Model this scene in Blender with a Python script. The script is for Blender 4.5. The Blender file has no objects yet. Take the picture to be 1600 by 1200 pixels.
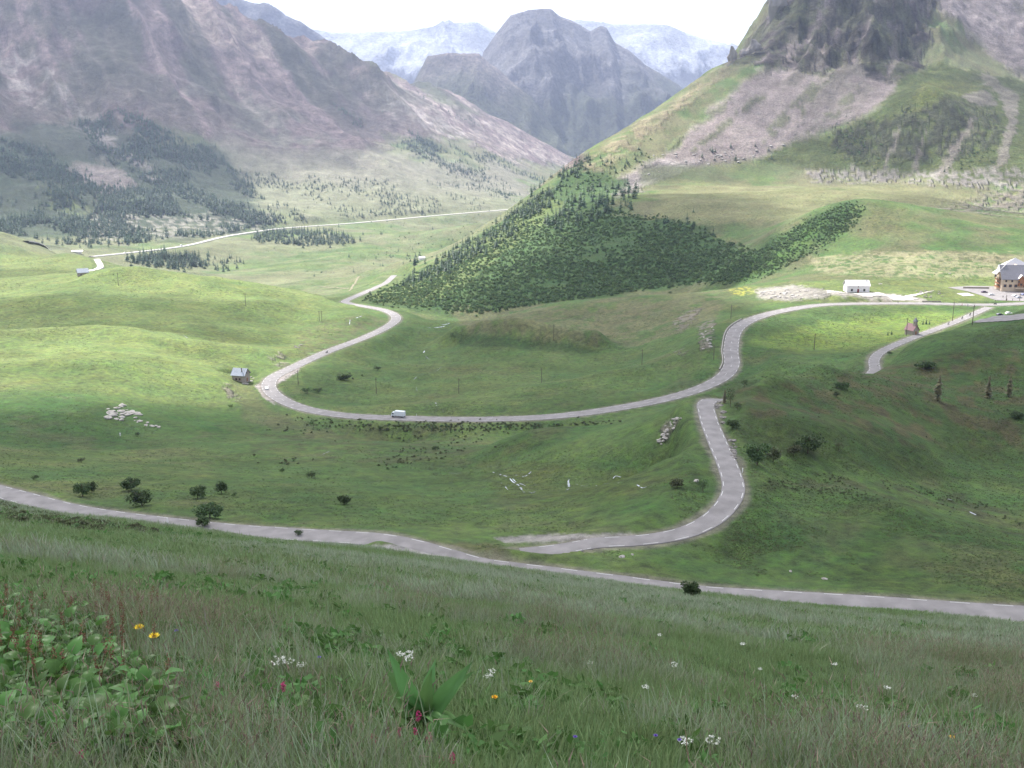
import bpy, math, random
import numpy as np
random.seed(7); RNG = np.random.default_rng(7)
SC = bpy.context.scene; COL = SC.collection
F = 1604.0; PITCH = math.radians(14.0); CP, SP = math.cos(PITCH), math.sin(PITCH)

# ------------------------------------------------------------------ camera
cd = bpy.data.cameras.new('camera'); cam = bpy.data.objects.new('camera', cd); COL.objects.link(cam)
cd.sensor_width = 36; cd.lens = 36 * F / 1600; cd.clip_start = 0.2; cd.clip_end = 60000
cam.rotation_euler = (math.radians(90) - PITCH, 0, 0); SC.camera = cam
# ------------------------------------------------------------------ world, sun, exposure
SUN_EL, SUN_AZ = math.radians(52), math.radians(-34)          # azimuth measured from +Y towards +X
SUNV = np.array([math.cos(SUN_EL) * math.sin(SUN_AZ), math.cos(SUN_EL) * math.cos(SUN_AZ), math.sin(SUN_EL)])
w = bpy.data.worlds.new('World'); SC.world = w; w.use_nodes = True
nt = w.node_tree; nt.nodes.clear()
sky = nt.nodes.new('ShaderNodeTexSky'); sky.sky_type = 'NISHITA'; sky.sun_disc = False
sky.sun_elevation = SUN_EL; sky.sun_rotation = SUN_AZ % (2 * math.pi); sky.altitude = 2100; sky.air_density = 1.0; sky.dust_density = 2.0
tc = nt.nodes.new('ShaderNodeTexCoord'); mp = nt.nodes.new('ShaderNodeMapping'); mp.inputs['Scale'].default_value = (2, 2, 7)
cn = nt.nodes.new('ShaderNodeTexNoise'); cn.inputs['Scale'].default_value = 1.6; cn.inputs['Detail'].default_value = 6
cr = nt.nodes.new('ShaderNodeMapRange'); cr.inputs['From Min'].default_value = .3; cr.inputs['From Max'].default_value = .6
cr.inputs['To Min'].default_value = .55; cr.inputs['To Max'].default_value = .95
mx = nt.nodes.new('ShaderNodeMix'); mx.data_type = 'RGBA'; mx.inputs['B'].default_value = (8.2, 8.5, 9.2, 1)   # thin bright cloud veil
bg = nt.nodes.new('ShaderNodeBackground'); bg.inputs['Strength'].default_value = 0.075
wo = nt.nodes.new('ShaderNodeOutputWorld'); L = nt.links.new
L(tc.outputs['Generated'], mp.inputs['Vector']); L(mp.outputs[0], cn.inputs['Vector']); L(cn.outputs['Fac'], cr.inputs['Value'])
L(cr.outputs[0], mx.inputs['Factor']); L(sky.outputs[0], mx.inputs['A']); L(mx.outputs['Result'], bg.inputs['Color']); L(bg.outputs[0], wo.inputs[0])
sl = bpy.data.lights.new('sun', 'SUN'); sl.energy = 5.0; sl.angle = math.radians(.53); sl.color = (1, .955, .88)
so = bpy.data.objects.new('sun', sl); COL.objects.link(so)
so.rotation_euler = (math.pi / 2 - SUN_EL, 0, math.atan2(SUNV[0], -SUNV[1])); so.location = (0, 0, 2600)
SC.view_settings.view_transform = 'Standard'; SC.view_settings.look = 'None'; SC.view_settings.gamma = 1
SC.view_settings.exposure = 1.28; SC.view_settings.use_curve_mapping = False
SC.cycles.transparent_max_bounces = 12; SC.cycles.max_bounces = 5; SC.cycles.volume_bounces = 1
SC.cycles.diffuse_bounces = 3; SC.cycles.glossy_bounces = 2
SC.cycles.use_denoising = True

# ------------------------------------------------------------------ noise
def _hash(ix, iy, seed):
    h = (ix.astype(np.uint32) * np.uint32(374761393) + iy.astype(np.uint32) * np.uint32(668265263) + np.uint32((seed * 2246822519) & 0xffffffff))
    h = (h ^ (h >> np.uint32(13))) * np.uint32(1274126177)
    h = (h ^ (h >> np.uint32(16)))
    return (h & np.uint32(0xffffff)).astype(np.float32) / np.float32(0xffffff)
def vnoise(x, y, seed=0):
    x = np.asarray(x, np.float32); y = np.asarray(y, np.float32)
    ix = np.floor(x); iy = np.floor(y); fx = x - ix; fy = y - iy
    fx = fx * fx * fx * (fx * (fx * 6 - 15) + 10); fy = fy * fy * fy * (fy * (fy * 6 - 15) + 10)
    ix = ix.astype(np.int64).astype(np.int32); iy = iy.astype(np.int64).astype(np.int32)
    a = _hash(ix, iy, seed); b = _hash(ix + 1, iy, seed); c = _hash(ix, iy + 1, seed); d = _hash(ix + 1, iy + 1, seed)
    return (a + (b - a) * fx) * (1 - fy) + (c + (d - c) * fx) * fy
def fbm(x, y, lam, octs=4, seed=0, gain=.5):
    s = 0; a = 1; n = 0
    for o in range(octs):
        co, si = math.cos(o * 1.1 + seed), math.sin(o * 1.1 + seed)
        s = s + a * (vnoise((x * co - y * si) / lam + 17.3 * o, (x * si + y * co) / lam - 9.1 * o, seed * 31 + o) * 2 - 1); n += a; a *= gain; lam = lam / 2.07
    return s / n
def ridged(x, y, lam, octs=5, seed=0, gain=.5, turn=1.0):
    s = 0; a = 1; n = 0; wgt = 1.0
    for o in range(octs):
        co, si = math.cos((o * .9 + seed) * turn), math.sin((o * .9 + seed) * turn)
        v = 1 - np.abs(vnoise((x * co - y * si) / lam + 5.3 * o, (x * si + y * co) / lam + 3.7 * o, seed * 17 + o) * 2 - 1)
        v = v * v * wgt; wgt = np.clip(v * 1.6, 0, 1); s = s + a * v; n += a; a *= gain; lam = lam / 2.1
    return s / n
def sstep(a, b, x):
    t = np.clip((x - a) / (b - a), 0, 1); return t * t * (3 - 2 * t)

# ------------------------------------------------------------------ survey points -> height field
def tval(v): return math.tan(PITCH + math.atan((v - 600) / F))
def P(u, v, Y):
    a, b = (u - 800) / F, -(v - 600) / F
    k = Y / (CP + b * SP); return (a * k, Y, (-SP + b * CP) * k)
def Wp(u, Y, z):
    v = 600 + F * math.tan(math.atan(-z / Y) - PITCH); return P(u, v, Y)
def project(x, y, z):
    d = y * CP - z * SP; d = np.where(d > .05, d, np.nan)
    return 800 + F * x / d, 600 - F * (y * SP + z * CP) / d

ROAD_MAIN = [(1900,462,690),(1720,468,680),(1600,474,670),(1540,476,665),(1440,474,665),(1370,474,662),(1290,476,652),(1230,484,633),(1180,497,606),(1150,515,572),(1142,545,535),(1143,570,510),
    (1125,592,491),(1070,615,475),(980,635,463),(870,650,455),(750,655,458),(620,653,468),(530,648,480),(462,634,505),(424,612,540),(424,592,572),(455,575,608),(510,550,665),(575,525,735),(612,506,795),(618,494,838),
    (598,484,880),(560,477,915)]
ROAD_MAIN2 = [(560,477,915),(546,474,960),(540,470,1030),(560,461,1110),(590,448,1230),(604,441,1320),(616,430,1480)]
ROAD_UPPER = [(1545,480,655),(1492,503,603),(1425,528,550),(1380,548,508),(1366,562,475),(1366,579,447)]
UP_HID = [(1345,420,-103),(1290,385,-99),(1215,350,-93),(1160,325,-86.5)]
ROAD_BEND = [(1108,626,294),(1106,650,276),(1121,690,250),(1140,735,226),(1145,770,211),(1120,805,199),(1075,830,191.5),(1010,843,187.5),(930,848,186)]
BEND_HID = [(850,185,-79.6),(780,183,-79.2)]
ROAD_LOWER = [(-260,700,300),(0,768,240),(130,800,220),(330,825,202),(450,834,195),(590,843,186),(660,858,180.5),(740,881,174),(850,896,169.5),(1000,915,164),(1100,928,160),(1350,943,153),(1600,960,147),(1950,976,141)]
ROAD_FAR = [(143,401,1760),(220,393,1900),(290,384,2060),(350,370,2280),(400,362,2450),(450,356,2580),(560,348,2750),(680,337,2950),(800,327,3150)]
road_pts = {
 'pass_road': [P(*p) for p in ROAD_MAIN] + [P(*p) for p in ROAD_MAIN2[1:]],
 'upper_road': [P(*p) for p in ROAD_UPPER] + [Wp(*p) for p in UP_HID] + [P(*p) for p in ROAD_BEND] + [Wp(*p) for p in BEND_HID],
 'lower_road': [P(*p) for p in ROAD_LOWER],
 'valley_road': [P(*p) for p in ROAD_FAR],
}
ctrl = []
for u, k in ((-700,.35),(-400,.36),(0,.368),(250,.385),(450,.405),(650,.42),(800,.435),(1000,.455),(1200,.472),(1400,.487),(1600,.50),(2000,.52),(2400,.53)):
    for Y in (1.0, 2.2, 5, 12, 28, 60, 95):
        ctrl.append(Wp(u, Y, -(1.6 + k * Y)))
C_UV = """0 785 110;-400 762 110;150 815 115;300 838 117;450 850 119;590 863 121
1100 945 150;1350 960 145;1600 985 138;800 893 162
0 740 265;300 780 235;600 800 225;900 800 215;800 770 255;800 745 290;950 755 270;1060 740 268;600 730 320;400 720 335;200 720 330;0 700 350;-300 700 350
840 688 338;600 690 400;450 690 400;250 690 400;980 680 370;1040 660 350;620 676 460;870 668 446;1000 650 430;1080 640 400;740 722 330
200 640 450;0 640 430;350 640 490;100 560 560;-250 600 500;250 560 580;180 422 900;0 454 850;110 441 880;-200 452 850;280 427 920;400 442 940;480 458 940;530 470 928
100 500 710;300 500 730;250 470 810;200 445 860;60 462 800;-200 470 800;400 560 640;375 583 590;340 600 545;300 620 510;450 510 780;540 500 800;460 540 690
140 426 1150;100 396 1250;30 412 1230;0 432 1080;60 425 1130;0 362 1400;40 400 1300;75 392 1500;-300 350 1500
300 415 1900;400 430 1750;500 452 1500;530 460 1300;450 440 1650;600 420 1600;700 402 1750;550 400 1950;400 400 2050;650 375 2250;500 370 2350;200 385 2050;600 345 2800;750 350 2300
0 330 2300;0 250 2800;0 150 3300;0 50 3700;0 -50 4000;200 300 2700;200 200 3200;200 100 3600;200 0 3950;200 -70 4200;0 -150 4300
330 -2 4350;430 35 4500;500 62 4600;560 88 4700;620 105 4800;700 140 4900;780 185 5000;850 222 5100;888 244 5200
400 330 2700;400 250 3300;400 150 3850;400 80 4200;600 320 3000;600 250 3500;600 180 4100;750 290 3600;750 230 4200;850 280 4200;870 262 4700
700 510 800;760 499 840;850 477 870;1000 463 850;1170 445 830
740 489 975;850 471 1000;1000 456 1000;1080 441 1010;600 456 1130;640 462 1060
700 440 1120;800 400 1200;850 370 1300;900 330 1400;900 400 1150;1000 400 1120;1000 350 1250;1100 400 1080;1100 350 1200;1170 375 1100
620 445 1230;700 400 1400;760 360 1500;800 333 1550;850 290 1650;900 250 1750;950 215 1830;1000 185 1900;1060 140 2000;1130 98 2100;1150 88 2140;1200 45 2250;1215 0 2350;1240 -60 2430
1000 300 1500;950 290 1580;1100 300 1480;1300 295 1480;1500 320 1400;1600 340 1330;1000 260 1650;1100 260 1680;1200 265 1680;1350 270 1650;1500 262 1600;1600 275 1550
1100 180 1850;1200 150 1900;1300 150 1880;1400 150 1850;1500 160 1790;1600 170 1850;1300 60 2100;1400 60 2100;1500 60 2250;1600 60 2400;1300 -30 2250;1420 -20 2300;1600 -20 2700
1450 135 1800;1550 190 1720;1450 230 1670;1370 205 1740
1340 311 1030;1250 345 1010;1200 382 1000;1450 332 1000;1600 362 960;1150 412 960;1300 370 960;1300 420 850;1450 400 850;1600 410 820;1200 440 830
1200 340 1170;1100 328 1260;1450 308 1300
1580 452 730;1480 460 700;1340 453 690;1230 460 715
1180 599 318;1280 589 345;1370 584 385;1450 536 428;1520 512 455;1600 494 485;1800 450 500
1300 640 300;1200 640 295;1500 600 365;1500 700 300;1500 760 270;1400 700 285;1300 700 265;1250 750 240;1200 690 262;1600 650 325;1600 780 260;1480 790 248;1530 806 240;1600 832 228
1230 770 228;1300 775 225;1400 812 205;1300 850 190;1500 870 182;1600 900 172;1250 900 175;1100 870 182;1000 880 176;850 868 177;2000 800 200
700 600 570;900 600 545;850 560 640;1000 560 610;1050 520 660;900 530 700;800 520 715;1100 480 720;950 490 770;600 560 680;560 610 560;600 630 520;680 540 730;1250 540 545;1300 510 592;1200 570 490;1320 560 485"""
for tok in C_UV.replace('\n', ';').split(';'):
    if tok.strip(): ctrl.append(P(*[float(q) for q in tok.split()]))
C_W = [(300,1200,-185),(300,1500,-232),(150,1350,-190),(60,1650,-205),(450,1150,-190),(420,1350,-215),(760,915,-178),(850,935,-172),(1000,930,-158),(1100,925,-150),
 (330,5300,300),(560,5600,120),(780,6000,-60),(890,5700,-260),(200,5200,520),(0,5500,650),(800,2000,-222),(850,2100,-222),(900,2350,-215),(1000,2600,-190),(1100,2900,-120),(1200,3300,0),
 (880,3300,-240),(900,4000,-230),(1340,1210,-93),(1300,1170,-90),(1600,3500,430),(1400,3200,380),(1300,3000,300),(1200,5000,60),(1200,7000,100),(1600,5000,450),(1600,7000,500),
 (0,7300,600),(330,7300,100),(560,7300,-100),(880,7300,-300),(1000,5000,-200),(80,175,-70),(300,165,-71),(450,155,-69),(590,150,-66),(-250,200,-78),
 (-700,300,-105),(-700,600,-118),(-700,1000,-120),(-700,1500,-130),(-700,2200,-80),(-700,3000,150),(-700,4200,650),(-700,7000,800),
 (2300,130,-70),(2300,200,-75),(2300,400,-70),(2300,700,-85),(2300,1000,-85),(2300,1500,-60),(2300,2200,150),(2300,3000,450),(2300,7000,500)]
ctrl += [Wp(*c) for c in C_W]
for k in road_pts: ctrl += road_pts[k]
ctrl = np.array(ctrl); TH = np.arctan2(ctrl[:,0], ctrl[:,1]); RR = np.hypot(ctrl[:,0], ctrl[:,1]); SS = np.log(RR); TT = -ctrl[:,2] / RR
keep = []; seen = set()
for i in range(len(TH)):
    key = (round(TH[i] * 150), round(SS[i] * 60))
    if key in seen: continue
    seen.add(key); keep.append(i)
TH, SS, TT = TH[keep], SS[keep], TT[keep]
def kern(d2): return d2 * np.log(d2 + 1e-12) * .5
n = len(TH); D2 = (TH[:,None] - TH) ** 2 + (SS[:,None] - SS) ** 2
A = np.zeros((n + 3, n + 3)); A[:n,:n] = kern(D2) + np.eye(n) * 2e-5
A[:n, n] = 1; A[:n, n + 1] = TH; A[:n, n + 2] = SS; A[n:,:n] = A[:n, n:].T
sol = np.linalg.solve(A, np.concatenate([TT, [0, 0, 0]])).astype(np.float32)

th_f = np.linspace(math.radians(-31), math.radians(31), 840)
th_o = np.linspace(math.radians(31), math.radians(78), 46)[1:]
THG = np.concatenate([-th_o[::-1], th_f, th_o])
SG = np.concatenate([np.linspace(math.log(.9), math.log(90), 190)[:-1], np.linspace(math.log(90), math.log(5400), 700)[:-1], np.linspace(math.log(5400), math.log(7300), 18)])
NT, NS = len(THG), len(SG)
TG2, SG2 = np.meshgrid(THG, SG, indexing='ij'); Tg = np.empty((NT, NS), np.float32)
thf, ssf = TH.astype(np.float32), SS.astype(np.float32); sgf = SG.astype(np.float32)
for i in range(NT):
    d2 = (np.float32(THG[i]) - thf)[None,:] ** 2 + (sgf[:,None] - ssf[None,:]) ** 2
    Tg[i] = kern(d2) @ sol[:n] + sol[n] + sol[n + 1] * THG[i] + sol[n + 2] * sgf
R2 = np.exp(SG2); X = (np.sin(TG2) * R2).astype(np.float64); Yg = (np.cos(TG2) * R2).astype(np.float64); Z = (-Tg * R2).astype(np.float64)
# ---- relief on top of the survey
leftm = sstep(1900, 2900, Yg - X * .25) * sstep(250, -700, X - (Yg - 3000) * .06)
rightm = sstep(1500, 1850, Yg) * sstep(-60, 90, X - (Yg * .1 - 20)) * sstep(-90, -20, Z)
def gull(x, y, ang, lam, st, seed):
    c, s = math.cos(ang), math.sin(ang); wx = fbm(x, y, lam * 1.5, 3, seed + 70) * lam * .3; return ridged((x * c + y * s + wx) / lam * 100, (-x * s + y * c) / (lam * st) * 100, 100, 6, seed, .55, turn=0.0)
hi = sstep(-180, 250, Z)
Z += leftm * (1 - hi) * ((gull(X, Yg, .62, 230, 2.6, 35) - .45) * 46 * sstep(-225, -170, Z) + fbm(X, Yg, 60, 4, 36) * 6)
Z += leftm * (hi * (gull(X, Yg, .62, 380, 3.2, 3) - .45) * 120 + fbm(X, Yg, 160, 6, 5) * (10 + 26 * hi) + (gull(X, Yg, .62, 120, 3.5, 31) - .45) * 62 * hi * (.4 + .6 * sstep(-300, -1200, X)))
rm_h = sstep(-60, 160, Z)
crag = sstep(75, 200, Z + fbm(X, Yg, 120, 4, 12) * 70) * rightm * (1 - .85 * sstep(.37, .43, X / np.maximum(Yg, 1))) * (.35 + .65 * sstep(.235, .29, X / np.maximum(Yg, 1)))
Z += rightm * ((gull(X, Yg, -.5, 110, 2.8, 8) - .45) * (10 + 30 * crag) * (.25 + rm_h) + crag * ((ridged(X, Yg, 150, 5, 19, .6) - .52) * 60 + (ridged(X, Yg, 48, 5, 9, .6) - .45) * 34) + fbm(X, Yg, 90, 5, 10) * 7)
mid = sstep(60, 250, R2) * (1 - leftm) * (1 - rightm)
roll = fbm(X, Yg, 95, 3, 21) * 2.6 + fbm(X, Yg, 28, 4, 22) * .9
Z += mid * (fbm(X, Yg, 11, 3, 27) * .5 + (ridged(X, Yg, 46, 4, 29) - .4) * 1.5 * (.3 + .7 * sstep(-.2, .3, fbm(X, Yg, 150, 2, 30)))) + mid * roll * (.55 + .8 * sstep(-40, -160, X) * sstep(450, 560, Yg))
Z += sstep(1100, 1500, R2) * (1 - leftm) * (1 - rightm) * fbm(X, Yg, 120, 5, 25) * 6
near = 1 - sstep(40, 140, R2)
Z += near * (fbm(X, Yg, 9, 4, 23) * .22 * sstep(3, 12, R2) + fbm(X, Yg, 1.3, 3, 24) * .05) + (1 - sstep(90, 260, R2)) * sstep(30, 90, R2) * fbm(X, Yg, 22, 4, 26) * .7
shrubz = sstep(0, 1, fbm(X, Yg, 14, 2, 28) + .5)
def seg_d(px, py, a, b):
    vx, vy = b[0] - a[0], b[1] - a[1]; t = np.clip(((px - a[0]) * vx + (py - a[1]) * vy) / (vx * vx + vy * vy), 0, 1)
    return np.hypot(px - a[0] - t * vx, py - a[1] - t * vy)
def ridge_line(uvY, h, wd):
    global Z
    pts = [P(*p) for p in uvY]; m = (Yg > min(p[1] for p in pts) - 60) & (Yg < max(p[1] for p in pts) + 60)
    d = np.full(m.sum(), 1e9)
    for a, b in zip(pts, pts[1:]): d = np.minimum(d, seg_d(X[m], Yg[m], a, b))
    Z[m] += h * np.exp(-(d / wd) ** 2)
ridge_line([(712,524,745),(760,528,725),(830,534,700),(925,548,668)], 7, 13)
ridge_line([(690,862,178),(790,862,179.5),(880,857,181)], 1.3, 2.6)
ridge_line([(1150,770,228),(1300,778,224),(1400,800,212)], 2.0, 10)
ridge_line([(0,535,620),(150,520,650),(280,530,640),(380,545,640)], 6.5, 22)
ridge_line([(60,470,770),(240,478,770),(420,470,830)], 5, 20)
ridge_line([(0,590,520),(180,585,540),(300,590,560)], 4, 22)
ridge_line([(1000,430,900),(1100,425,890)], 3, 16)
for (u, v, Y, h, wd) in [(840,690,345,5,22),(1330,600,360,3,16),(1200,655,290,2.5,12),(870,615,525,4,28),(960,600,540,4,22),(1460,560,400,5,25),(640,640,505,0,20)]:
    x0, y0, _ = P(u, v, Y); Z += h * np.exp(-((X - x0) ** 2 + (Yg - y0) ** 2) / wd ** 2)

def locate(x, y):
    r = np.hypot(x, y); th = np.arctan2(x, y)
    return np.interp(th, THG, np.arange(NT)), np.interp(np.log(np.maximum(r, .95)), SG, np.arange(NS))
def hgt(x, y):
    ft, fs = locate(np.atleast_1d(x).astype(float), np.atleast_1d(y).astype(float))
    i = np.clip(ft.astype(int), 0, NT - 2); j = np.clip(fs.astype(int), 0, NS - 2); a = ft - i; b = fs - j
    return Z[i, j] * (1 - a) * (1 - b) + Z[i + 1, j] * a * (1 - b) + Z[i, j + 1] * (1 - a) * b + Z[i + 1, j + 1] * a * b
def h1(x, y): return float(hgt(x, y)[0])
# ---- roads: resample and carve
def spline(pts, step):
    p = np.array(pts); p = np.vstack([2 * p[0] - p[1], p, 2 * p[-1] - p[-2]]); out = []
    for i in range(1, len(p) - 2):
        nseg = max(2, int(np.linalg.norm(p[i + 1] - p[i]) / step))
        for k in range(nseg):
            t = k / nseg; out.append(.5 * ((2 * p[i]) + (-p[i - 1] + p[i + 1]) * t + (2 * p[i - 1] - 5 * p[i] + 4 * p[i + 1] - p[i + 2]) * t * t + (-p[i - 1] + 3 * p[i] - 3 * p[i + 1] + p[i + 2]) * t ** 3))
    out.append(p[-2]); return np.array(out)
HALF = {'pass_road': 4.3, 'upper_road': 2.8, 'lower_road': 3.5, 'valley_road': 5.0}
roads = {k: spline(v, 3.0 if k != 'valley_road' else 15.0) for k, v in road_pts.items()}
VERGE = np.full((NT, NS), 1e9, np.float32)
def carve(line, half, fall, drop=.14, store=True):
    global Z
    dist = {}
    best = np.full((NT, NS), 1e9, np.float32); bz = np.zeros((NT, NS), np.float32)
    for q in line:
        r = math.hypot(q[0], q[1]); th = math.atan2(q[0], q[1]); wmax = half + fall + r * .012 + 3
        i0, i1 = np.searchsorted(THG, [th - wmax / r, th + wmax / r]); j0, j1 = np.searchsorted(SG, [math.log(max(1, r - wmax)), math.log(r + wmax)])
        if i0 >= i1 or j0 >= j1: continue
        d = np.hypot(X[i0:i1, j0:j1] - q[0], Yg[i0:i1, j0:j1] - q[1]); b = best[i0:i1, j0:j1]; m = d < b
        b[m] = d[m]; bz[i0:i1, j0:j1][m] = q[2]
    m = best < 1e8; pad = half + .6 + R2[m] * .006
    wgt = 1 - sstep(0, 1, (best[m] - pad) / fall)
    Z[m] = Z[m] * (1 - wgt) + (bz[m] - drop) * wgt
    if store: np.minimum(VERGE, best - half, out=VERGE)
# smooth densified centre lines for carving
for k, l in roads.items():
    carve(spline(l[::2] if k != 'valley_road' else l, 1.6 if k != 'valley_road' else 8), HALF[k], {'pass_road': 16, 'upper_road': 7, 'lower_road': 4, 'valley_road': 40}[k], .14 if k != 'valley_road' else 1.0)
def post_hump(uvY, h, wd, clear=2.5):
    pts = [P(*p) for p in uvY]; m = (Yg > min(p[1] for p in pts) - 90) & (Yg < max(p[1] for p in pts) + 90); d = np.full(m.sum(), 1e9)
    for a, b in zip(pts, pts[1:]): d = np.minimum(d, seg_d(X[m], Yg[m], a, b))
    Z[m] += h * np.exp(-(d / wd) ** 2) * sstep(.5, clear, VERGE[m])
post_hump([(606,858,177),(655,868,173.5),(712,882,169)], 2.6, 3.6, 1.6)
post_hump([(770,862,177.5),(860,858,178.5),(900,857,179)], 1.6, 2.6, 1.5)
post_hump([(1150,632,305),(1200,610,322),(1270,596,345)], 4.5, 9)
post_hump([(1400,560,425),(1500,515,450),(1600,490,480)], 3, 14)
post_hump([(1200,690,262),(1280,675,272),(1400,660,290)], 3.0, 12)
post_hump([(712,526,735),(760,528,722),(830,536,700),(925,548,668)], 5, 11)
# ---- level ground for car park and buildings
def inpoly(u, v, poly):
    c = np.zeros(u.shape, bool); n_ = len(poly)
    for i in range(n_):
        x1, y1 = poly[i]; x2, y2 = poly[(i + 1) % n_]
        if y1 == y2: continue
        c ^= ((y1 > v) != (y2 > v)) & (u < (x2 - x1) * (v - y1) / (y2 - y1) + x1)
    return c
def level(cx, cy, rx, ry, z, soft):
    global Z
    d = np.maximum(np.abs(X - cx) - rx, np.abs(Yg - cy) - ry); wgt = 1 - sstep(0, soft, d); wgt[VERGE < 2.0] = 0
    Z[:] = Z * (1 - wgt) + z * wgt
HOT = P(1600, 457, 722); level(HOT[0] - 2, 722, 46, 36, HOT[2] + .3, 14)
level(*P(1341, 457, 684)[:2], 12, 9, P(1341, 457, 684)[2], 10)
level(*P(376, 594, 585)[:2], 6, 6, P(376, 594, 585)[2], 6)
level(*P(1427, 521, 575)[:2], 7, 6, P(1427, 521, 575)[2], 8)

def hits(u, v):
    """first ground point met by the sight lines through the survey picture"""
    u = np.atleast_1d(np.asarray(u, float)); v = np.atleast_1d(np.asarray(v, float))
    a = (u - 800) / F; b = -(v - 600) / F; dy = CP + b * SP; dz = -SP + b * CP
    th = np.arctan2(a, dy); hr = np.hypot(a, dy); t = -dz / hr
    ft = np.interp(th, THG, np.arange(NT)); i = np.clip(ft.astype(int), 0, NT - 2); fa = (ft - i)[:, None]
    out = np.full((len(u), 3), np.nan); Tn = -Z / R2
    for s in range(0, len(u), 4000):
        sl_ = slice(s, s + 4000); c = Tn[i[sl_]] * (1 - fa[sl_]) + Tn[i[sl_] + 1] * fa[sl_]
        below = c < t[sl_, None]; below[:, :40] = False; j = below.argmax(1); ok = below.any(1) & (j > 0)
        jj = np.maximum(j, 1); row = np.arange(len(j)); c1, c0 = c[row, jj], c[row, jj - 1]
        f = np.clip((c0 - t[sl_]) / (c0 - c1 + 1e-12), 0, 1); ls = SG[jj - 1] * (1 - f) + SG[jj] * f; r = np.exp(ls)
        out[sl_, 0] = np.where(ok, np.sin(th[sl_]) * r, np.nan); out[sl_, 1] = np.where(ok, np.cos(th[sl_]) * r, np.nan); out[sl_, 2] = np.where(ok, -t[sl_] * r, np.nan)
    return out
def hit(u, v): p = hits(u, v)[0]; return (float(p[0]), float(p[1]), float(p[2]))

# ------------------------------------------------------------------ materials
def mat(name, col, rough=.8, spec=.3, metal=0, noise=0, scale=5., bump=0, emit=None, trans=0):
    m = bpy.data.materials.new(name); m.use_nodes = True; nt = m.node_tree; b = nt.nodes['Principled BSDF']; L = nt.links.new
    b.inputs['Base Color'].default_value = (*col, 1); b.inputs['Roughness'].default_value = rough; b.inputs['Specular IOR Level'].default_value = spec; b.inputs['Metallic'].default_value = metal
    if noise or bump:
        tc = nt.nodes.new('ShaderNodeTexCoord'); nz = nt.nodes.new('ShaderNodeTexNoise'); nz.inputs['Scale'].default_value = scale; nz.inputs['Detail'].default_value = 5
        L(tc.outputs['Object'], nz.inputs['Vector'])
        if noise:
            mr = nt.nodes.new('ShaderNodeMapRange'); mr.inputs['From Min'].default_value = .3; mr.inputs['From Max'].default_value = .7
            mr.inputs['To Min'].default_value = 1 - noise; mr.inputs['To Max'].default_value = 1 + noise
            mxn = nt.nodes.new('ShaderNodeMix'); mxn.data_type = 'RGBA'; mxn.blend_type = 'MULTIPLY'; mxn.inputs['Factor'].default_value = 1; mxn.inputs['A'].default_value = (*col, 1)
            L(nz.outputs['Fac'], mr.inputs['Value']); L(mr.outputs[0], mxn.inputs['B']); L(mxn.outputs['Result'], b.inputs['Base Color'])
        if bump:
            bp = nt.nodes.new('ShaderNodeBump'); bp.inputs['Strength'].default_value = 1; bp.inputs['Distance'].default_value = bump; L(nz.outputs['Fac'], bp.inputs['Height']); L(bp.outputs[0], b.inputs['Normal'])
    return m
def leafmat(name, col, var=.35, trans=.35, rough=.6, attr=False):
    m = bpy.data.materials.new(name); m.use_nodes = True; nt = m.node_tree; b = nt.nodes['Principled BSDF']; L = nt.links.new
    b.inputs['Roughness'].default_value = rough; b.inputs['Specular IOR Level'].default_value = .25
    oi = nt.nodes.new('ShaderNodeObjectInfo'); geo = nt.nodes.new('ShaderNodeNewGeometry'); ad = nt.nodes.new('ShaderNodeMath'); ad.operation = 'ADD'
    L(oi.outputs['Random'], ad.inputs[0]); L(geo.outputs['Random Per Island'], ad.inputs[1])
    mr = nt.nodes.new('ShaderNodeMapRange'); mr.inputs['From Max'].default_value = 2; mr.inputs['To Min'].default_value = 1 - var; mr.inputs['To Max'].default_value = 1 + var; L(ad.outputs[0], mr.inputs['Value'])
    hs = nt.nodes.new('ShaderNodeHueSaturation'); hs.inputs['Color'].default_value = (*col, 1)
    if attr:
        at = nt.nodes.new('ShaderNodeAttribute'); at.attribute_name = 'col'; L(at.outputs['Color'], hs.inputs['Color'])
    mh = nt.nodes.new('ShaderNodeMapRange'); mh.inputs['To Min'].default_value = .485; mh.inputs['To Max'].default_value = .512; L(oi.outputs['Random'], mh.inputs['Value']); L(mh.outputs[0], hs.inputs['Hue'])
    L(mr.outputs[0], hs.inputs['Value']); L(hs.outputs[0], b.inputs['Base Color'])
    tr = nt.nodes.new('ShaderNodeBsdfTranslucent'); L(hs.outputs[0], tr.inputs['Color']); ms = nt.nodes.new('ShaderNodeMixShader'); ms.inputs[0].default_value = trans
    out = nt.nodes['Material Output']; L(b.outputs[0], ms.inputs[1]); L(tr.outputs[0], ms.inputs[2]); L(ms.outputs[0], out.inputs[0]); return m
def mesh_obj(name, V, Fs, m=None, parent=None, link=True, smooth=False):
    me = bpy.data.meshes.new(name); me.from_pydata([tuple(map(float, v)) for v in V], [], [tuple(map(int, f)) for f in Fs]); me.update()
    if smooth: me.shade_smooth()
    o = bpy.data.objects.new(name, me)
    if m: me.materials.append(m)
    if link: COL.objects.link(o)
    if parent: o.parent = parent
    return o
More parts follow.
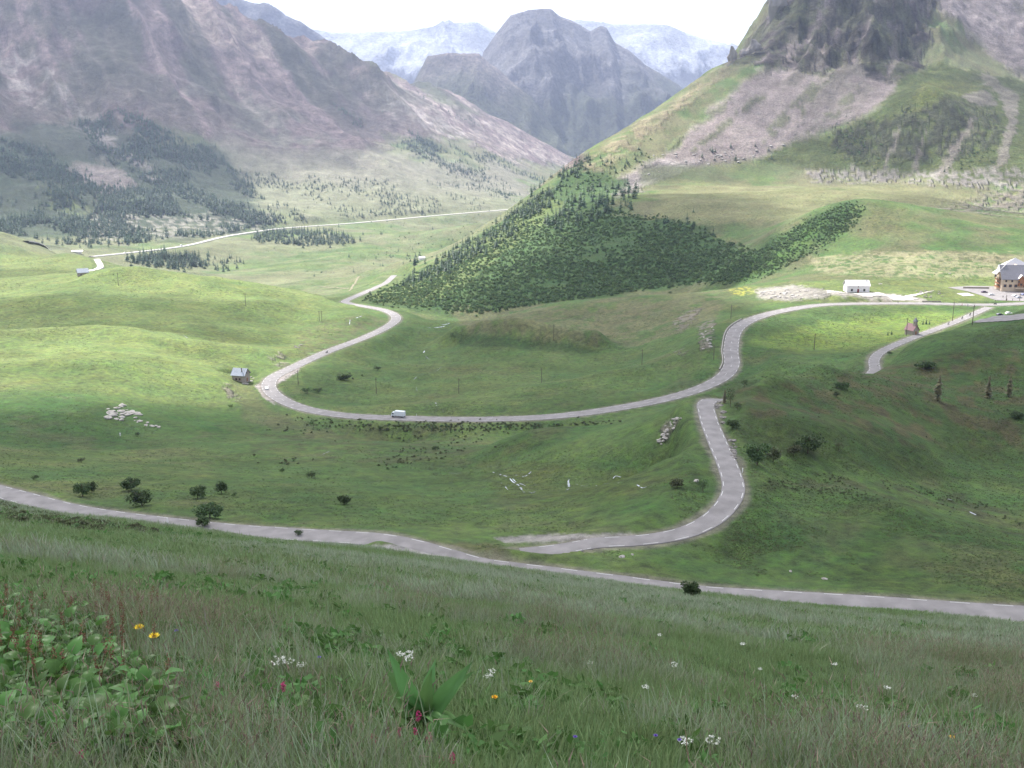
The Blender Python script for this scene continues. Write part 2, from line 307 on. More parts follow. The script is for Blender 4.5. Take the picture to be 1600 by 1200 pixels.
def big_mesh(name, V, quads, m=None, cols=None, smooth=True):
    me = bpy.data.meshes.new(name); nv, nq = len(V), len(quads)
    me.vertices.add(nv); me.vertices.foreach_set('co', np.asarray(V, np.float32).ravel()); k = quads.shape[1]
    me.loops.add(nq * k); me.loops.foreach_set('vertex_index', quads.astype(np.int32).ravel())
    me.polygons.add(nq); me.polygons.foreach_set('loop_start', np.arange(nq, dtype=np.int32) * k); me.polygons.foreach_set('loop_total', np.full(nq, k, np.int32))
    if smooth: me.polygons.foreach_set('use_smooth', np.ones(nq, bool))
    me.update(calc_edges=True)
    if cols is not None:
        at = me.attributes.new('col', 'FLOAT_COLOR', 'POINT'); at.data.foreach_set('color', np.asarray(cols, np.float32).ravel())
    if m: me.materials.append(m)
    o = bpy.data.objects.new(name, me); COL.objects.link(o); return o
def tag(o, label=None, cat=None, group=None, kind=None):
    if label: o['label'] = label
    if cat: o['category'] = cat
    if group: o['group'] = group
    if kind: o['kind'] = kind
    return o
def empty(name, loc, rz=0, label=None, cat=None, group=None):
    o = bpy.data.objects.new(name, None); COL.objects.link(o); o.location = loc; o.rotation_euler = (0, 0, rz); return tag(o, label, cat, group)

# ground shader: colour attribute (a = rockiness) with procedural grain
def ground_material(name, fine=1.0, rockb=1.0):
    m = bpy.data.materials.new(name); m.use_nodes = True; nt = m.node_tree; b = nt.nodes['Principled BSDF']; L = nt.links.new
    b.inputs['Roughness'].default_value = .92; b.inputs['Specular IOR Level'].default_value = .12
    at = nt.nodes.new('ShaderNodeAttribute'); at.attribute_name = 'col'; tc = nt.nodes.new('ShaderNodeTexCoord')
    def noise(sc, det=4, rough=.55):
        n_ = nt.nodes.new('ShaderNodeTexNoise'); n_.inputs['Scale'].default_value = sc; n_.inputs['Detail'].default_value = det; n_.inputs['Roughness'].default_value = rough; L(tc.outputs['Object'], n_.inputs['Vector']); return n_.outputs['Fac']
    def math_(op, a, b_, c=None):
        n_ = nt.nodes.new('ShaderNodeMath'); n_.operation = op
        for i, q in enumerate((a, b_, c)):
            if q is None: continue
            if isinstance(q, (int, float)): n_.inputs[i].default_value = q
            else: L(q, n_.inputs[i])
        return n_.outputs[0]
    n1, n2, n3 = noise(.02 * fine, 6, .6), noise(.35 * fine, 6, .68), noise(3.5, 4, .6)
    s = math_('ADD', math_('MULTIPLY', n1, .9), math_('ADD', math_('MULTIPLY', n2, 1.5), math_('MULTIPLY', n3, .7)))
    s = math_('MULTIPLY_ADD', math_('SUBTRACT', s, 1.55), 1.4, 1.0); s = math_('MAXIMUM', s, .3)
    mxn = nt.nodes.new('ShaderNodeMix'); mxn.data_type = 'RGBA'; mxn.blend_type = 'MULTIPLY'; mxn.inputs['Factor'].default_value = 1; L(at.outputs['Color'], mxn.inputs['A']); L(s, mxn.inputs['B'])
    # hue drift: yellowish and reddish tufts
    hs = nt.nodes.new('ShaderNodeHueSaturation'); L(mxn.outputs['Result'], hs.inputs['Color'])
    n4 = noise(.06, 5, .7); L(math_('MULTIPLY_ADD', math_('SUBTRACT', n4, .5), -.13, .5), hs.inputs['Hue']); L(math_('MULTIPLY_ADD', math_('SUBTRACT', n2, .5), .8, 1.0), hs.inputs['Saturation'])
    L(hs.outputs[0], b.inputs['Base Color'])
    rk = at.outputs['Alpha']
    rr_ = noise(.028 * fine, 9, .75); s2 = math_('MAXIMUM', math_('MULTIPLY_ADD', math_('MULTIPLY', math_('SUBTRACT', rr_, .5), rk), 2.6, 1.0), .35)
    mx2 = nt.nodes.new('ShaderNodeMix'); mx2.data_type = 'RGBA'; mx2.blend_type = 'MULTIPLY'; mx2.inputs['Factor'].default_value = 1; L(hs.outputs[0], mx2.inputs['A']); L(s2, mx2.inputs['B']); L(mx2.outputs['Result'], b.inputs['Base Color'])
    hgt_ = math_('ADD', math_('MULTIPLY', n2, .8), math_('MULTIPLY', n3, .12))
    rb = noise(.06, 8, .72); hr = math_('MULTIPLY', math_('MULTIPLY', rb, rk), 16 * rockb)
    bp = nt.nodes.new('ShaderNodeBump'); bp.inputs['Strength'].default_value = .9; bp.inputs['Distance'].default_value = 1.5
    L(math_('ADD', hgt_, hr), bp.inputs['Height']); L(bp.outputs[0], b.inputs['Normal'])
    return m

# ------------------------------------------------------------------ ground colours by place
LUSH, GREEN, YEL, DRY, HEATH = map(np.array, ((.050,.094,.029), (.070,.112,.038), (.128,.160,.056), (.160,.158,.092), (.090,.080,.048)))
SCREE, ROCK, PALE, SHRUB, TAN, GRAV = map(np.array, ((.215,.182,.172), (.15,.128,.125), (.46,.42,.39), (.045,.082,.028), (.25,.21,.14), (.27,.25,.23)))
U, Vv = project(X, Yg, Z); U = np.nan_to_num(U, nan=-9e3); Vv = np.nan_to_num(Vv, nan=9e3)
n1 = fbm(X, Yg, 130, 5, 41); n2 = fbm(X, Yg, 30, 5, 42); n3 = fbm(X, Yg, 9, 4, 43)
def lerp(c, k, wgt): return c + (k - c) * wgt[..., None]
COLR = np.ones((NT, NS, 3)) * GREEN; RK = np.zeros((NT, NS))
COLR = lerp(COLR, LUSH, sstep(-.1, .5, n1 + n2 * .4)); COLR = lerp(COLR, YEL, .55 * sstep(0, .6, -n1 + n2 * .5)); COLR = lerp(COLR, HEATH, .4 * sstep(.15, .55, n2 * .7 + n3 * .5))
COLR = lerp(COLR, YEL * 1.12, .85 * sstep(-60, -170, X + 20) * sstep(440, 540, Yg) * (1 - sstep(1000, 1150, Yg)) * (.6 + .4 * sstep(-.4, .3, n2)))  # left hill brighter and yellower: its sunlit look painted into the ground colour
COLR = lerp(COLR, DRY, .75 * sstep(900, 1500, Yg) * sstep(-.5, .3, n1 + .3 * n2)); COLR = lerp(COLR, HEATH * 1.3, .5 * sstep(600, 800, Yg) * sstep(0, 60, X) * sstep(-.2, .3, n2))
warpu = fbm(X, Yg, 1, 1, 50) * 0
def zone(poly, color, amt=1.0, feather=6, warp=10, lam=.05, Yr=(0, 1e9), rk=None, thr=None, seed=60):
    poly = [tuple(p) for p in poly]; us = [p[0] for p in poly]; vs = [p[1] for p in poly]; mg = warp * 1.2 + feather
    m = (U > min(us) - mg) & (U < max(us) + mg) & (Vv > min(vs) - mg) & (Vv < max(vs) + mg) & (Yg > Yr[0]) & (Yg < Yr[1])
    if not m.any(): return
    x, y, u, v = X[m], Yg[m], U[m], Vv[m]; lw = lam * np.median(np.hypot(x, y))
    du = fbm(x, y, lw, 4, seed) * warp * 1.6; dv = fbm(x, y, lw, 4, seed + 1) * warp
    wgt = np.zeros(len(x))
    for q in ((1, .4), (-1, -.4), (.4, -1), (-.4, 1), (0, 0)): wgt += inpoly(u + du + q[0] * feather, v + dv + q[1] * feather, poly)
    wgt = wgt / 5 * amt
    if thr is not None: wgt = wgt * sstep(thr - .2, thr + .2, fbm(x, y, lw * .5, 4, seed + 2))
    COLR[m] = COLR[m] + (np.asarray(color) - COLR[m]) * wgt[:, None]
    if rk is not None: RK[m] = RK[m] + (rk - RK[m]) * wgt
LM = (1700, 9e3)
LSC = np.array((.185,.142,.135))
zone([(-900,-500),(300,-500),(900,190),(905,262),(800,252),(700,225),(640,215),(560,245),(470,255),(400,240),(330,222),(250,200),(160,240),(0,215),(-900,200)], LSC, 1, 10, 30, .05, LM, 1)
zone([(180,60),(460,190),(560,235),(420,250),(300,170),(150,110)], (.19,.19,.15), .6, 10, 25, .05, LM, .8, 0.05, 71)
zone([(330,215),(600,235),(800,255),(840,300),(780,330),(600,320),(430,330),(300,250)], (.19,.18,.14), .8, 10, 25, .03, LM, .4)
zone([(-60,200),(160,190),(330,230),(450,350),(300,370),(-60,380)], (.040,.055,.034), .9, 10, 25, .04, LM, .4)
zone([(0,60),(50,80),(110,150),(60,170),(10,150)], PALE, .55, 8, 22, .02, LM, 1, 0., 73)
zone([(60,160),(110,150),(230,260),(260,280),(240,290),(150,220)], (.33,.29,.27), .7, 5, 10, .02, LM, 1, 0, 74)
zone([(250,-30),(350,20),(370,70),(300,60)], (.36,.29,.25), .8, 8, 15, .02, LM, 1)
zone([(340,30),(480,60),(540,110),(640,140),(600,160),(480,110),(380,80)], (.33,.27,.23), .7, 8, 18, .02, LM, 1, -.1, 75)
zone([(560,120),(700,150),(860,230),(900,262),(820,250),(740,225),(640,195),(560,150)], (.35,.30,.27), .8, 6, 18, .015, LM, 1, 0., 76)
zone([(590,140),(650,165),(740,215),(700,215),(620,180)], PALE, .6, 2, 14, .008, LM, 1, .15, 77)
zone([(555,82),(640,105),(700,150),(770,190),(720,175),(640,130),(570,100)], (.09,.11,.05), .8, 4, 8, .02, LM, .3)
zone([(380,280),(780,300),(800,330),(560,345),(420,350)], (.16,.17,.10), .7, 8, 15, .03, LM, .2)
zone([(100,262),(160,255),(215,285),(180,300),(120,285)], (.30,.25,.23), .8, 5, 12, .02, LM, 1)
zone([(60,290),(110,300),(150,330),(120,345),(70,320)], (.12,.15,.05), .7, 4, 14, .012, LM, .2, 0, 178)
zone([(150,300),(176,330),(172,372),(158,370),(150,330)], (.24,.215,.19), .7, 2, 6, .01, LM, .6, -.1, 179)
zone([(130,330),(260,340),(420,330),(400,360),(250,372),(130,380)], (.30,.28,.24), .7, 5, 14, .012, LM, .6, .1, 78)
# right mountain
RMt = (1250, 9e3)
zone([(940,292),(1050,232),(1180,112),(1240,105),(1290,118),(1330,92),(1380,132),(1408,130),(1380,165),(1310,200),(1240,225),(1190,252),(1100,258),(1000,292),(940,305)], SCREE, 1, 4, 12, .02, RMt, .3)
zone([(1140,95),(1205,15),(1205,-500),(1560,-500),(1465,-10),(1445,60),(1432,112),(1415,122),(1380,127),(1330,88),(1285,112),(1240,102),(1205,112),(1180,100)], ROCK, 1, 4, 14, .015, RMt, 1.6)
zone([(1140,95),(1210,15),(1460,-20),(1430,110),(1300,100),(1200,110)], (.10,.115,.06), .7, 4, 14, .01, RMt, .8, .12, 80)
zone([(1455,-60),(2400,-200),(2400,140),(1600,125),(1540,75),(1470,20)], (.245,.21,.205), 1, 6, 14, .03, RMt, .7)
zone([(1410,120),(1470,95),(1600,130),(2400,150),(2400,330),(1600,290),(1250,262),(1180,255),(1240,222),(1320,200),(1380,165)], (.085,.105,.038), 1, 4, 10, .02, RMt, .6)
zone([(1300,205),(1400,180),(1440,160),(1490,150),(1550,165),(1568,200),(1540,240),(1420,255),(1310,245)], (.075,.08,.05), .85, 4, 10, .008, RMt, 1.5, -.12, 81)
zone([(1440,130),(1500,125),(1540,145),(1480,150),(1420,175)], (.13,.15,.045), .8, 5, 8, .01, RMt, .4)
for pl in ([(1404,200),(1408,201),(1402,222),(1392,245),(1384,270),(1378,270),(1390,235)], [(1450,200),(1453,200),(1440,235),(1432,270),(1424,270),(1434,228)], [(1520,182),(1526,184),(1478,276),(1458,276)], [(1540,112),(1592,150),(1588,200),(1570,255),(1550,275),(1560,235),(1578,190),(1560,150),(1530,120)],
           [(1500,150),(1540,140),(1560,165),(1530,165)], [(1300,110),(1345,95),(1240,215),(1225,215)], [(1505,30),(1530,50),(1600,110),(1590,118),(1510,62)]):
    zone(pl, (.25,.215,.2), .65, 1.5, 5, .006, RMt, .8)
for pl in ([(1290,115),(1310,105),(1250,190),(1180,225),(1215,180)], [(1180,150),(1200,150),(1090,235),(1070,240)], [(1310,160),(1345,130),(1330,165),(1270,215),(1240,215)], [(1040,235),(1140,150),(1150,158),(1010,262),(990,262)]):
    zone(pl, (.10,.115,.055), .7, 2, 5, .008, RMt, .5, -.1, 83)
zone([(1255,268),(1330,262),(1400,268),(1600,262),(1600,296),(1400,286),(1270,284)], (.26,.235,.22), .8, 3, 9, .006, RMt, .6, -.05, 84)
zone([(1430,325),(1500,305),(1620,290),(1700,330),(1500,335)], (.22,.19,.165), .75, 4, 8, .01, (1050, 9e3), .7, -.05, 85)
for pl in ([(1335,92),(1350,88),(1318,128),(1290,170),(1262,205),(1240,215),(1270,160)], [(1285,60),(1300,55),(1285,100),(1262,112)], [(1395,60),(1408,55),(1398,110),(1380,128)], [(1235,50),(1250,45),(1236,95),(1222,104)]): zone(pl, SCREE, .85, 2, 7, .006, RMt, .4)
zone([(905,258),(1140,98),(1145,108),(930,280)], TAN, .7, 4, 6, .01, RMt, .5, -.1, 86)
zone([(940,300),(1020,250),(1100,252),(1050,275),(960,310)], (.28,.255,.25), .7, 3, 6, .01, RMt, 1)
zone([(1000,262),(1290,248),(1250,268),(1100,280),(1000,290)], (.09,.105,.05), .6, 4, 7, .02, RMt, .2)
zone([(1010,262),(1100,262),(1180,278),(1150,284),(1010,282)], (.07,.085,.045), .6, 3, 6, .02, RMt, .2)
zone([(1040,290),(1420,290),(1560,312),(1300,345),(1000,345)], (.15,.15,.075), .8, 5, 10, .03, (1050, 9e3), 0)
zone([(560,470),(700,400),(800,335),(900,262),(985,285),(930,320),(960,335),(1080,348),(1170,400),(1295,325),(1345,312),(1330,345),(1250,400),(1180,430),(1000,455),(850,475),(740,492),(600,480)], SHRUB, .95, 3, 8, .015, (880, 2500), 0)
zone([(560,470),(700,402),(860,305),(880,320),(800,390),(700,460),(640,480)], (.10,.13,.045), .8, 3, 8, .015, (980, 2500), 0)
zone([(1100,430),(1200,395),(1290,345),(1280,370),(1200,425),(1130,440)], (.06,.11,.03), .7, 3, 6, .015, (880, 2500), 0)
zone([(1260,402),(1420,392),(1700,400),(1700,440),(1420,436),(1280,425)], (.24,.225,.135), .7, 3, 8, .01, (650, 1200), 0, -.15, 87)
zone([(1160,450),(1300,438),(1700,430),(1700,470),(1200,470)], (.14,.17,.06), .7, 3, 6, .01, (600, 900), 0)
zone([(1180,452),(1240,445),(1300,455),(1290,466),(1230,470),(1185,466)], GRAV, .9, 1.5, 4, .004, (600, 900), .2)
zone([(1300,455),(1330,458),(1390,459),(1450,468),(1440,472),(1360,466),(1290,460)], GRAV, 1, 1, 1.5, .004, (600, 900), 0)
zone([(1130,455),(1165,448),(1180,455),(1160,462)], (.3,.3,.06), .8, 1.5, 3, .004, (600, 900), 0, 0, 88)
zone([(690,480),(860,478),(1130,460),(1120,520),(1000,545),(900,540),(740,520)], (.13,.125,.07), .75, 4, 10, .02, (650, 1000), 0, -.2, 89)
for pl in ([(1090,505),(1118,500),(1112,545),(1095,548)], [(1050,500),(1095,480),(1090,495),(1060,520)], [(1050,548),(1075,545),(1065,556)], [(1038,690),(1030,675),(1050,655),(1068,652),(1045,675)], [(345,600),(362,600),(372,625),(358,620)], [(418,560),(440,552),(455,562),(435,575)]):
    zone(pl, (.20,.175,.155), .75, 2, 6, .012, (250, 950), .3, -.05, 90)
zone([(1170,535),(1300,500),(1480,485),(1520,490),(1440,525),(1360,545),(1250,550)], (.14,.19,.05), .8, 4, 6, .02, (450, 720), 0)
zone([(1120,590),(1200,597),(1370,582),(1600,497),(2400,450),(2400,780),(1600,760),(1400,745),(1250,715),(1160,690)], (.046,.075,.026), .85, 4, 8, .03, (230, 520), 0)
zone([(1130,610),(1600,540),(1600,700),(1400,690),(1250,650),(1160,650)], (.078,.062,.036), .7, 4, 14, .03, (230, 520), 0, .1, 91)
zone([(1160,765),(1300,745),(1500,770),(1620,815),(1620,850),(1480,790),(1300,765)], (.06,.06,.035), .7, 3, 8, .03, (200, 280), 0, -.05, 92)
zone([(380,680),(700,660),(760,700),(600,730),(400,720)], (.075,.075,.04), .6, 4, 14, .03, (280, 480), 0, .1, 93)
zone([(740,715),(1080,745),(1060,775),(780,780)], (.08,.10,.035), .6, 4, 8, .02, (220, 330), 0)
zone([(398,602),(430,588),(470,572),(465,582),(428,604),(430,632),(412,622)], (.3,.27,.26), 1, 1, 1.5, .004, (450, 640), 0)
zone([(770,840),(860,835),(1005,833),(950,845),(900,846),(790,848)], (.25,.235,.22), .95, 1.5, 3, .006, (160, 215), 0)
zone([(578,853),(640,849),(715,860),(735,872),(690,870),(600,868)], (.25,.235,.23), .95, 1.5, 3, .006, (160, 215), 0)
zone([(540,846),(760,848),(800,856),(740,864),(690,850),(600,850)], (.10,.085,.05), .6, 2, 4, .01, (160, 215), 0)
zone([(470,512),(560,492),(600,500),(520,545),(450,560)], (.10,.085,.055), .5, 3, 8, .01, (600, 900), 0, 0, 94)
zone([(0,395),(60,400),(130,398),(160,425),(100,440),(0,440)], (.13,.16,.055), .8, 4, 8, .02, (1000, 1500), 0)
zone([(703,522),(760,525),(850,532),(925,545),(938,552),(880,551),(800,545),(720,541)], (.042,.07,.028), .85, 2, 4, .02, (550, 900), 0)
zone([(360,590),(395,600),(420,640),(500,665),(480,680),(380,655)], (.11,.10,.06), .4, 3, 6, .02, (400, 620), 0)
vgw = (1 - sstep(.2, 1.5 + R2 * .0012, VERGE + n3 * 1.2)) * (Yg > 100) * (Yg < 1200) * .7
COLR = lerp(COLR, np.array((.19,.17,.145)), vgw)
fg = (1 - sstep(20, 110, R2)); COLR = lerp(COLR, np.array((.07,.105,.045)), fg * .9)
COLR *= (1 + .16 * n3 + .10 * fbm(X, Yg, 3.5, 3, 97))[..., None]
COLR *= (1 + np.clip(RK, 0, 1) * .35 * fbm(X, Yg, 55, 6, 98, .65))[..., None]
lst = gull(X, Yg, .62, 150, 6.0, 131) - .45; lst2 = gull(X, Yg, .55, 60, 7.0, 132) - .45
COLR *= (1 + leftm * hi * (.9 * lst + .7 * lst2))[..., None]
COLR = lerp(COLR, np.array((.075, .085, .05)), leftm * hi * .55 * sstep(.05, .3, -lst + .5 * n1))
rst = gull(X, Yg, -.72, 60, 8.0, 133) - .45; rst2 = gull(X, Yg, -.72, 24, 9.0, 134) - .45
COLR *= (1 + rightm * rm_h * (.45 * rst + .45 * rst2) * np.clip(RK + .3, 0, 1))[..., None]
COLR = lerp(COLR, np.array((.095, .10, .055)), rightm * .38 * sstep(.2, .36, -rst + .4 * n2) * rm_h)
ck = sstep(.9, 1.5, RK) * rightm; COLR *= (1 + ck * (1.0 * fbm(X, Yg, 30, 5, 141, .65) + 1.0 * rst + .6 * rst2))[..., None]; COLR = lerp(COLR, np.array((.10, .115, .05)), ck * .65 * sstep(.08, .28, fbm(X, Yg, 60, 5, 142)))
COLR *= (1 - .04 * sstep(120, 200, R2) * (1 - sstep(1000, 1300, R2)))[..., None]
COLR = np.clip(COLR, .01, .8)
idx = np.arange(NT * NS).reshape(NT, NS)
quads = np.stack([idx[:-1, :-1], idx[:-1, 1:], idx[1:, 1:], idx[1:, :-1]], -1).reshape(-1, 4)[:, ::-1]
GM = ground_material('alpine ground')
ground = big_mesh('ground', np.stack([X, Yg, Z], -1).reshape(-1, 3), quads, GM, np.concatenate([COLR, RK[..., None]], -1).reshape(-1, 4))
tag(ground, kind='structure')
base_r = 30000.0   # lower plain to close the world outside the surveyed valley
o = mesh_obj('lowland', [(-base_r, -base_r, -420), (base_r, -base_r, -420), (base_r, base_r, -420), (-base_r, base_r, -420)], [(0, 1, 2, 3)], mat('far lowland grass', (.09, .12, .06), noise=.3, scale=.002)); tag(o, kind='structure')

# ------------------------------------------------------------------ far mountains
def mountain(name, prof, Y0, depth, zb, seed, rock, snow=None, snowline=1e9, green=None, rug=1.0, res=(260, 90), cliff=1.6, jag=1.0):
    """prof: skyline as survey readings (u, v) at distance Y0; a ridge with a front and a back slope"""
    us = np.linspace(prof[0][0], prof[-1][0], res[0]); vs = np.interp(us, [p[0] for p in prof], [p[1] for p in prof])
    px = np.array([P(a, b, Y0) for a, b in zip(us, vs)]); x = px[:, 0]; top = px[:, 2]
    s = np.linspace(-1, 1, res[1]); Xm, Sm = np.meshgrid(x, s, indexing='ij'); Ym = Y0 + Sm * depth; T = np.repeat(top[:, None], res[1], 1)
    q = 1 - np.abs(Sm); prof_ = np.where(Sm < 0, q ** cliff, q ** 1.3); Zm = zb + (T - zb) * prof_
    am = (1 - np.exp(-q * 5)) ** .3; env = np.where(Sm < 0, .04 + .96 * np.sin(np.clip(-Sm, 0, 1) * math.pi) ** .7, .5)
    wx_ = fbm(Xm, Ym, 500, 4, seed + 9) * 160; Zm += rug * ((ridged(Xm + wx_, Ym * .6 + wx_, 620, 7, seed, .6) - .45) * 420 * env * (T - zb) / 900 + (ridged(Xm + wx_, Ym * .4, 170, 5, seed + 6, .6) - .45) * 110 * (.05 + env) ) + fbm(Xm, Ym, 120, 6, seed + 1, .6) * 30 * jag * (.15 + env)
    c = np.ones(Xm.shape + (3,)) * np.array(rock) * (1 + .55 * fbm(Xm, Ym, 220, 6, seed + 2, .65))[..., None]
    if green: c = lerp(c, np.array(green), sstep(.25, -.15, Zm / 900 - .25 + .35 * fbm(Xm, Ym, 400, 5, seed + 3)))
    if snow: c = lerp(c, np.array((.5, .53, .6)), sstep(-.05, .12, (Zm - snowline) / 500 + .42 * fbm(Xm, Ym, 260, 6, seed + 4, .7)) * snow)
    c = np.clip(c, .02, .85); idx = np.arange(Xm.size).reshape(Xm.shape)
    qd = np.stack([idx[:-1, :-1], idx[:-1, 1:], idx[1:, 1:], idx[1:, :-1]], -1).reshape(-1, 4)[:, ::-1]
    a_ = np.full(Xm.shape + (1,), 1.0)
    o = big_mesh(name, np.stack([Xm, Ym, Zm], -1).reshape(-1, 3), qd, RMAT, np.concatenate([c, a_], -1).reshape(-1, 4)); tag(o, kind='structure'); return o
RMAT = ground_material('mountain rock', .12, 2.2)
mountain('crag_mountain', [(600,300),(690,240),(745,125),(755,78),(777,46),(798,20),(826,11),(848,9),(862,10),(875,20),(890,27),(905,34),(922,44),(938,36),(948,40),(960,62),(985,78),(1010,100),(1060,130),(1110,185),(1180,260)], 6900, 1300, -350, 5, (.15,.145,.15), green=(.07,.08,.05), rug=.55, res=(420, 130), cliff=.75, jag=.9)
mountain('shoulder_mountain', [(560,200),(640,140),(661,98),(668,84),(700,79),(748,80),(762,95),(790,118),(830,150),(880,210),(960,300)], 6000, 900, -350, 6, (.22,.19,.18), green=(.09,.1,.06), rug=.4, res=(300, 100), cliff=.8, jag=.5)
mountain('snowy_range', [(150,90),(300,60),(480,42),(520,48),(590,47),(640,46),(690,38),(720,32),(745,30),(770,42),(800,60),(870,30),(905,28),(960,36),(1000,34),(1040,36),(1070,48),(1110,62),(1140,72),(1180,90),(1300,110),(1500,90)], 9800, 2300, -350, 7, (.08,.088,.11), snow=.62, snowline=480, green=(.10,.11,.08), rug=.5, jag=.5, res=(560, 130), cliff=1.1)
mountain('blue_peak', [(-200,30),(200,-40),(330,-12),(380,-6),(400,0),(425,5),(440,15),(470,25),(500,45),(560,90),(640,160)], 7600, 1500, -350, 8, (.14,.14,.15), snow=.25, snowline=900, rug=.6, res=(260, 90))
mountain('distant_peak', [(1080,95),(1130,68),(1142,60),(1155,66),(1170,80),(1300,130)], 11800, 2000, -350, 9, (.2,.2,.22), snow=.4, snowline=900, rug=.5, res=(120, 60))

# ------------------------------------------------------------------ haze
HB = (-9500, 9500, -2500, 14500, -425, 1480)
vv = [(x, y, z) for x in HB[:2] for y in HB[2:4] for z in HB[4:]]
hz = mesh_obj('haze', vv, [(0, 1, 3, 2), (4, 6, 7, 5), (0, 4, 5, 1), (2, 3, 7, 6), (0, 2, 6, 4), (1, 5, 7, 3)])
hm = bpy.data.materials.new('haze air'); hm.use_nodes = True; nt = hm.node_tree; nt.nodes.remove(nt.nodes['Principled BSDF'])
pv = nt.nodes.new('ShaderNodeVolumePrincipled'); pv.inputs['Color'].default_value = (.58, .68, 1, 1); pv.inputs['Density'].default_value = 4.7e-5; pv.inputs['Anisotropy'].default_value = .25
nt.links.new(pv.outputs[0], nt.nodes['Material Output'].inputs['Volume']); hz.data.materials.append(hm); tag(hz, kind='stuff')

# ------------------------------------------------------------------ clouds (throw the drifting shade of the photograph)
cm = bpy.data.materials.new('cloud'); cm.use_nodes = True; nt = cm.node_tree; nt.nodes.remove(nt.nodes['Principled BSDF']); L = nt.links.new
at = nt.nodes.new('ShaderNodeAttribute'); at.attribute_name = 'col'; df = nt.nodes.new('ShaderNodeBsdfDiffuse'); df.inputs[0].default_value = (.9, .9, .9, 1)
tl = nt.nodes.new('ShaderNodeBsdfTranslucent'); tl.inputs[0].default_value = (.9, .9, .9, 1); m1 = nt.nodes.new('ShaderNodeMixShader'); L(df.outputs[0], m1.inputs[1]); L(tl.outputs[0], m1.inputs[2])
tp = nt.nodes.new('ShaderNodeBsdfTransparent'); m2 = nt.nodes.new('ShaderNodeMixShader'); L(at.outputs['Alpha'], m2.inputs[0]); L(tp.outputs[0], m2.inputs[1]); L(m1.outputs[0], m2.inputs[2]); L(m2.outputs[0], nt.nodes['Material Output'].inputs[0])
CLOUD_Z = 1750.0
def cloud(ground_poly, gz, alpha, seed, label, step=26, soft=3, warp=60):
    k = (CLOUD_Z - gz) / SUNV[2]; ox, oy = SUNV[0] * k, SUNV[1] * k
    xs = [p[0] for p in ground_poly]; ys = [p[1] for p in ground_poly]
    gx = np.arange(min(xs) - 200, max(xs) + 200, step); gy = np.arange(min(ys) - 200, max(ys) + 200, step); GX, GY = np.meshgrid(gx, gy, indexing='ij')
    wx = fbm(GX, GY, 260, 5, seed) * warp; wy = fbm(GX, GY, 260, 5, seed + 1) * warp
    M = inpoly(GX + wx, GY + wy, ground_poly).astype(float)
    for _ in range(soft):
        q = np.pad(M, 1, mode='edge'); M = (q[:-2, 1:-1] + q[2:, 1:-1] + q[1:-1, :-2] + q[1:-1, 2:] + q[1:-1, 1:-1] * 2) / 6
    M *= (M > .02); al = sstep(.05, .9, M) * alpha; th = sstep(0, 1, M) * (60 + 120 * ridged(GX, GY, 300, 4, seed + 2)) * np.clip(M * 1.3, 0, 1)
    n_ = M.size; idx = np.arange(n_).reshape(M.shape); cell = (M[:-1, :-1] > 0) | (M[1:, 1:] > 0) | (M[1:, :-1] > 0) | (M[:-1, 1:] > 0)
    q0 = np.stack([idx[:-1, :-1], idx[1:, :-1], idx[1:, 1:], idx[:-1, 1:]], -1)[cell]
    top = np.stack([GX + ox, GY + oy, CLOUD_Z + th], -1).reshape(-1, 3); bot = np.stack([GX + ox, GY + oy, CLOUD_Z - th * .25 - .5], -1).reshape(-1, 3)
    c = np.ones((2 * n_, 4)); c[:, 3] = np.concatenate([al.ravel(), al.ravel()])
    o = big_mesh('cloud', np.concatenate([top, bot]), np.concatenate([q0, q0[:, ::-1] + n_]), cm, c); tag(o, label, 'cloud')
cloud([(-1100,-700),(-1100,350),(-420,375),(-240,430),(-135,520),(-120,650),(-125,840),(-60,940),(60,930),(150,860),(150,700),(125,575),(230,520),(400,505),(1000,490),(1000,-700)], -95, .58, 101, 'broad grey cloud over the near slope and the hairpin meadow')
cloud([(-60,985),(40,1220),(120,1420),(300,1420),(330,1180),(230,1040),(80,950)], -140, .5, 111, 'small grey cloud over the alder slope', warp=40)
cloud([(330,1980),(420,1800),(700,1850),(1100,1900),(1500,2300),(1300,3000),(500,3000)], 120, .22, 121, 'thin grey cloud over the dark crags')
cloud([(-3200,2300),(-1500,2250),(-1250,2500),(-1050,3100),(-620,3500),(-500,4200),(-700,4900),(-3400,4900)], 50, .34, 131, 'long grey cloud over the left mountain', step=50, warp=160)
cloud([(-760,650),(-480,690),(-330,700),(-170,740),(-170,800),(-420,760),(-760,720)], -130, .5, 141, 'slim unseen cloud wisp added to shade the left hill', warp=45)  # out of view, added to lay a soft dark band on the hill
cloud([(-620,960),(-150,1010),(-130,1130),(-650,1150)], -150, .35, 151, 'faint cloud wisp behind the left hill', warp=40)
cloud([(330,1180),(700,1150),(900,1300),(500,1340)], -90, .3, 161, 'faint cloud wisp over the high pasture', warp=50)
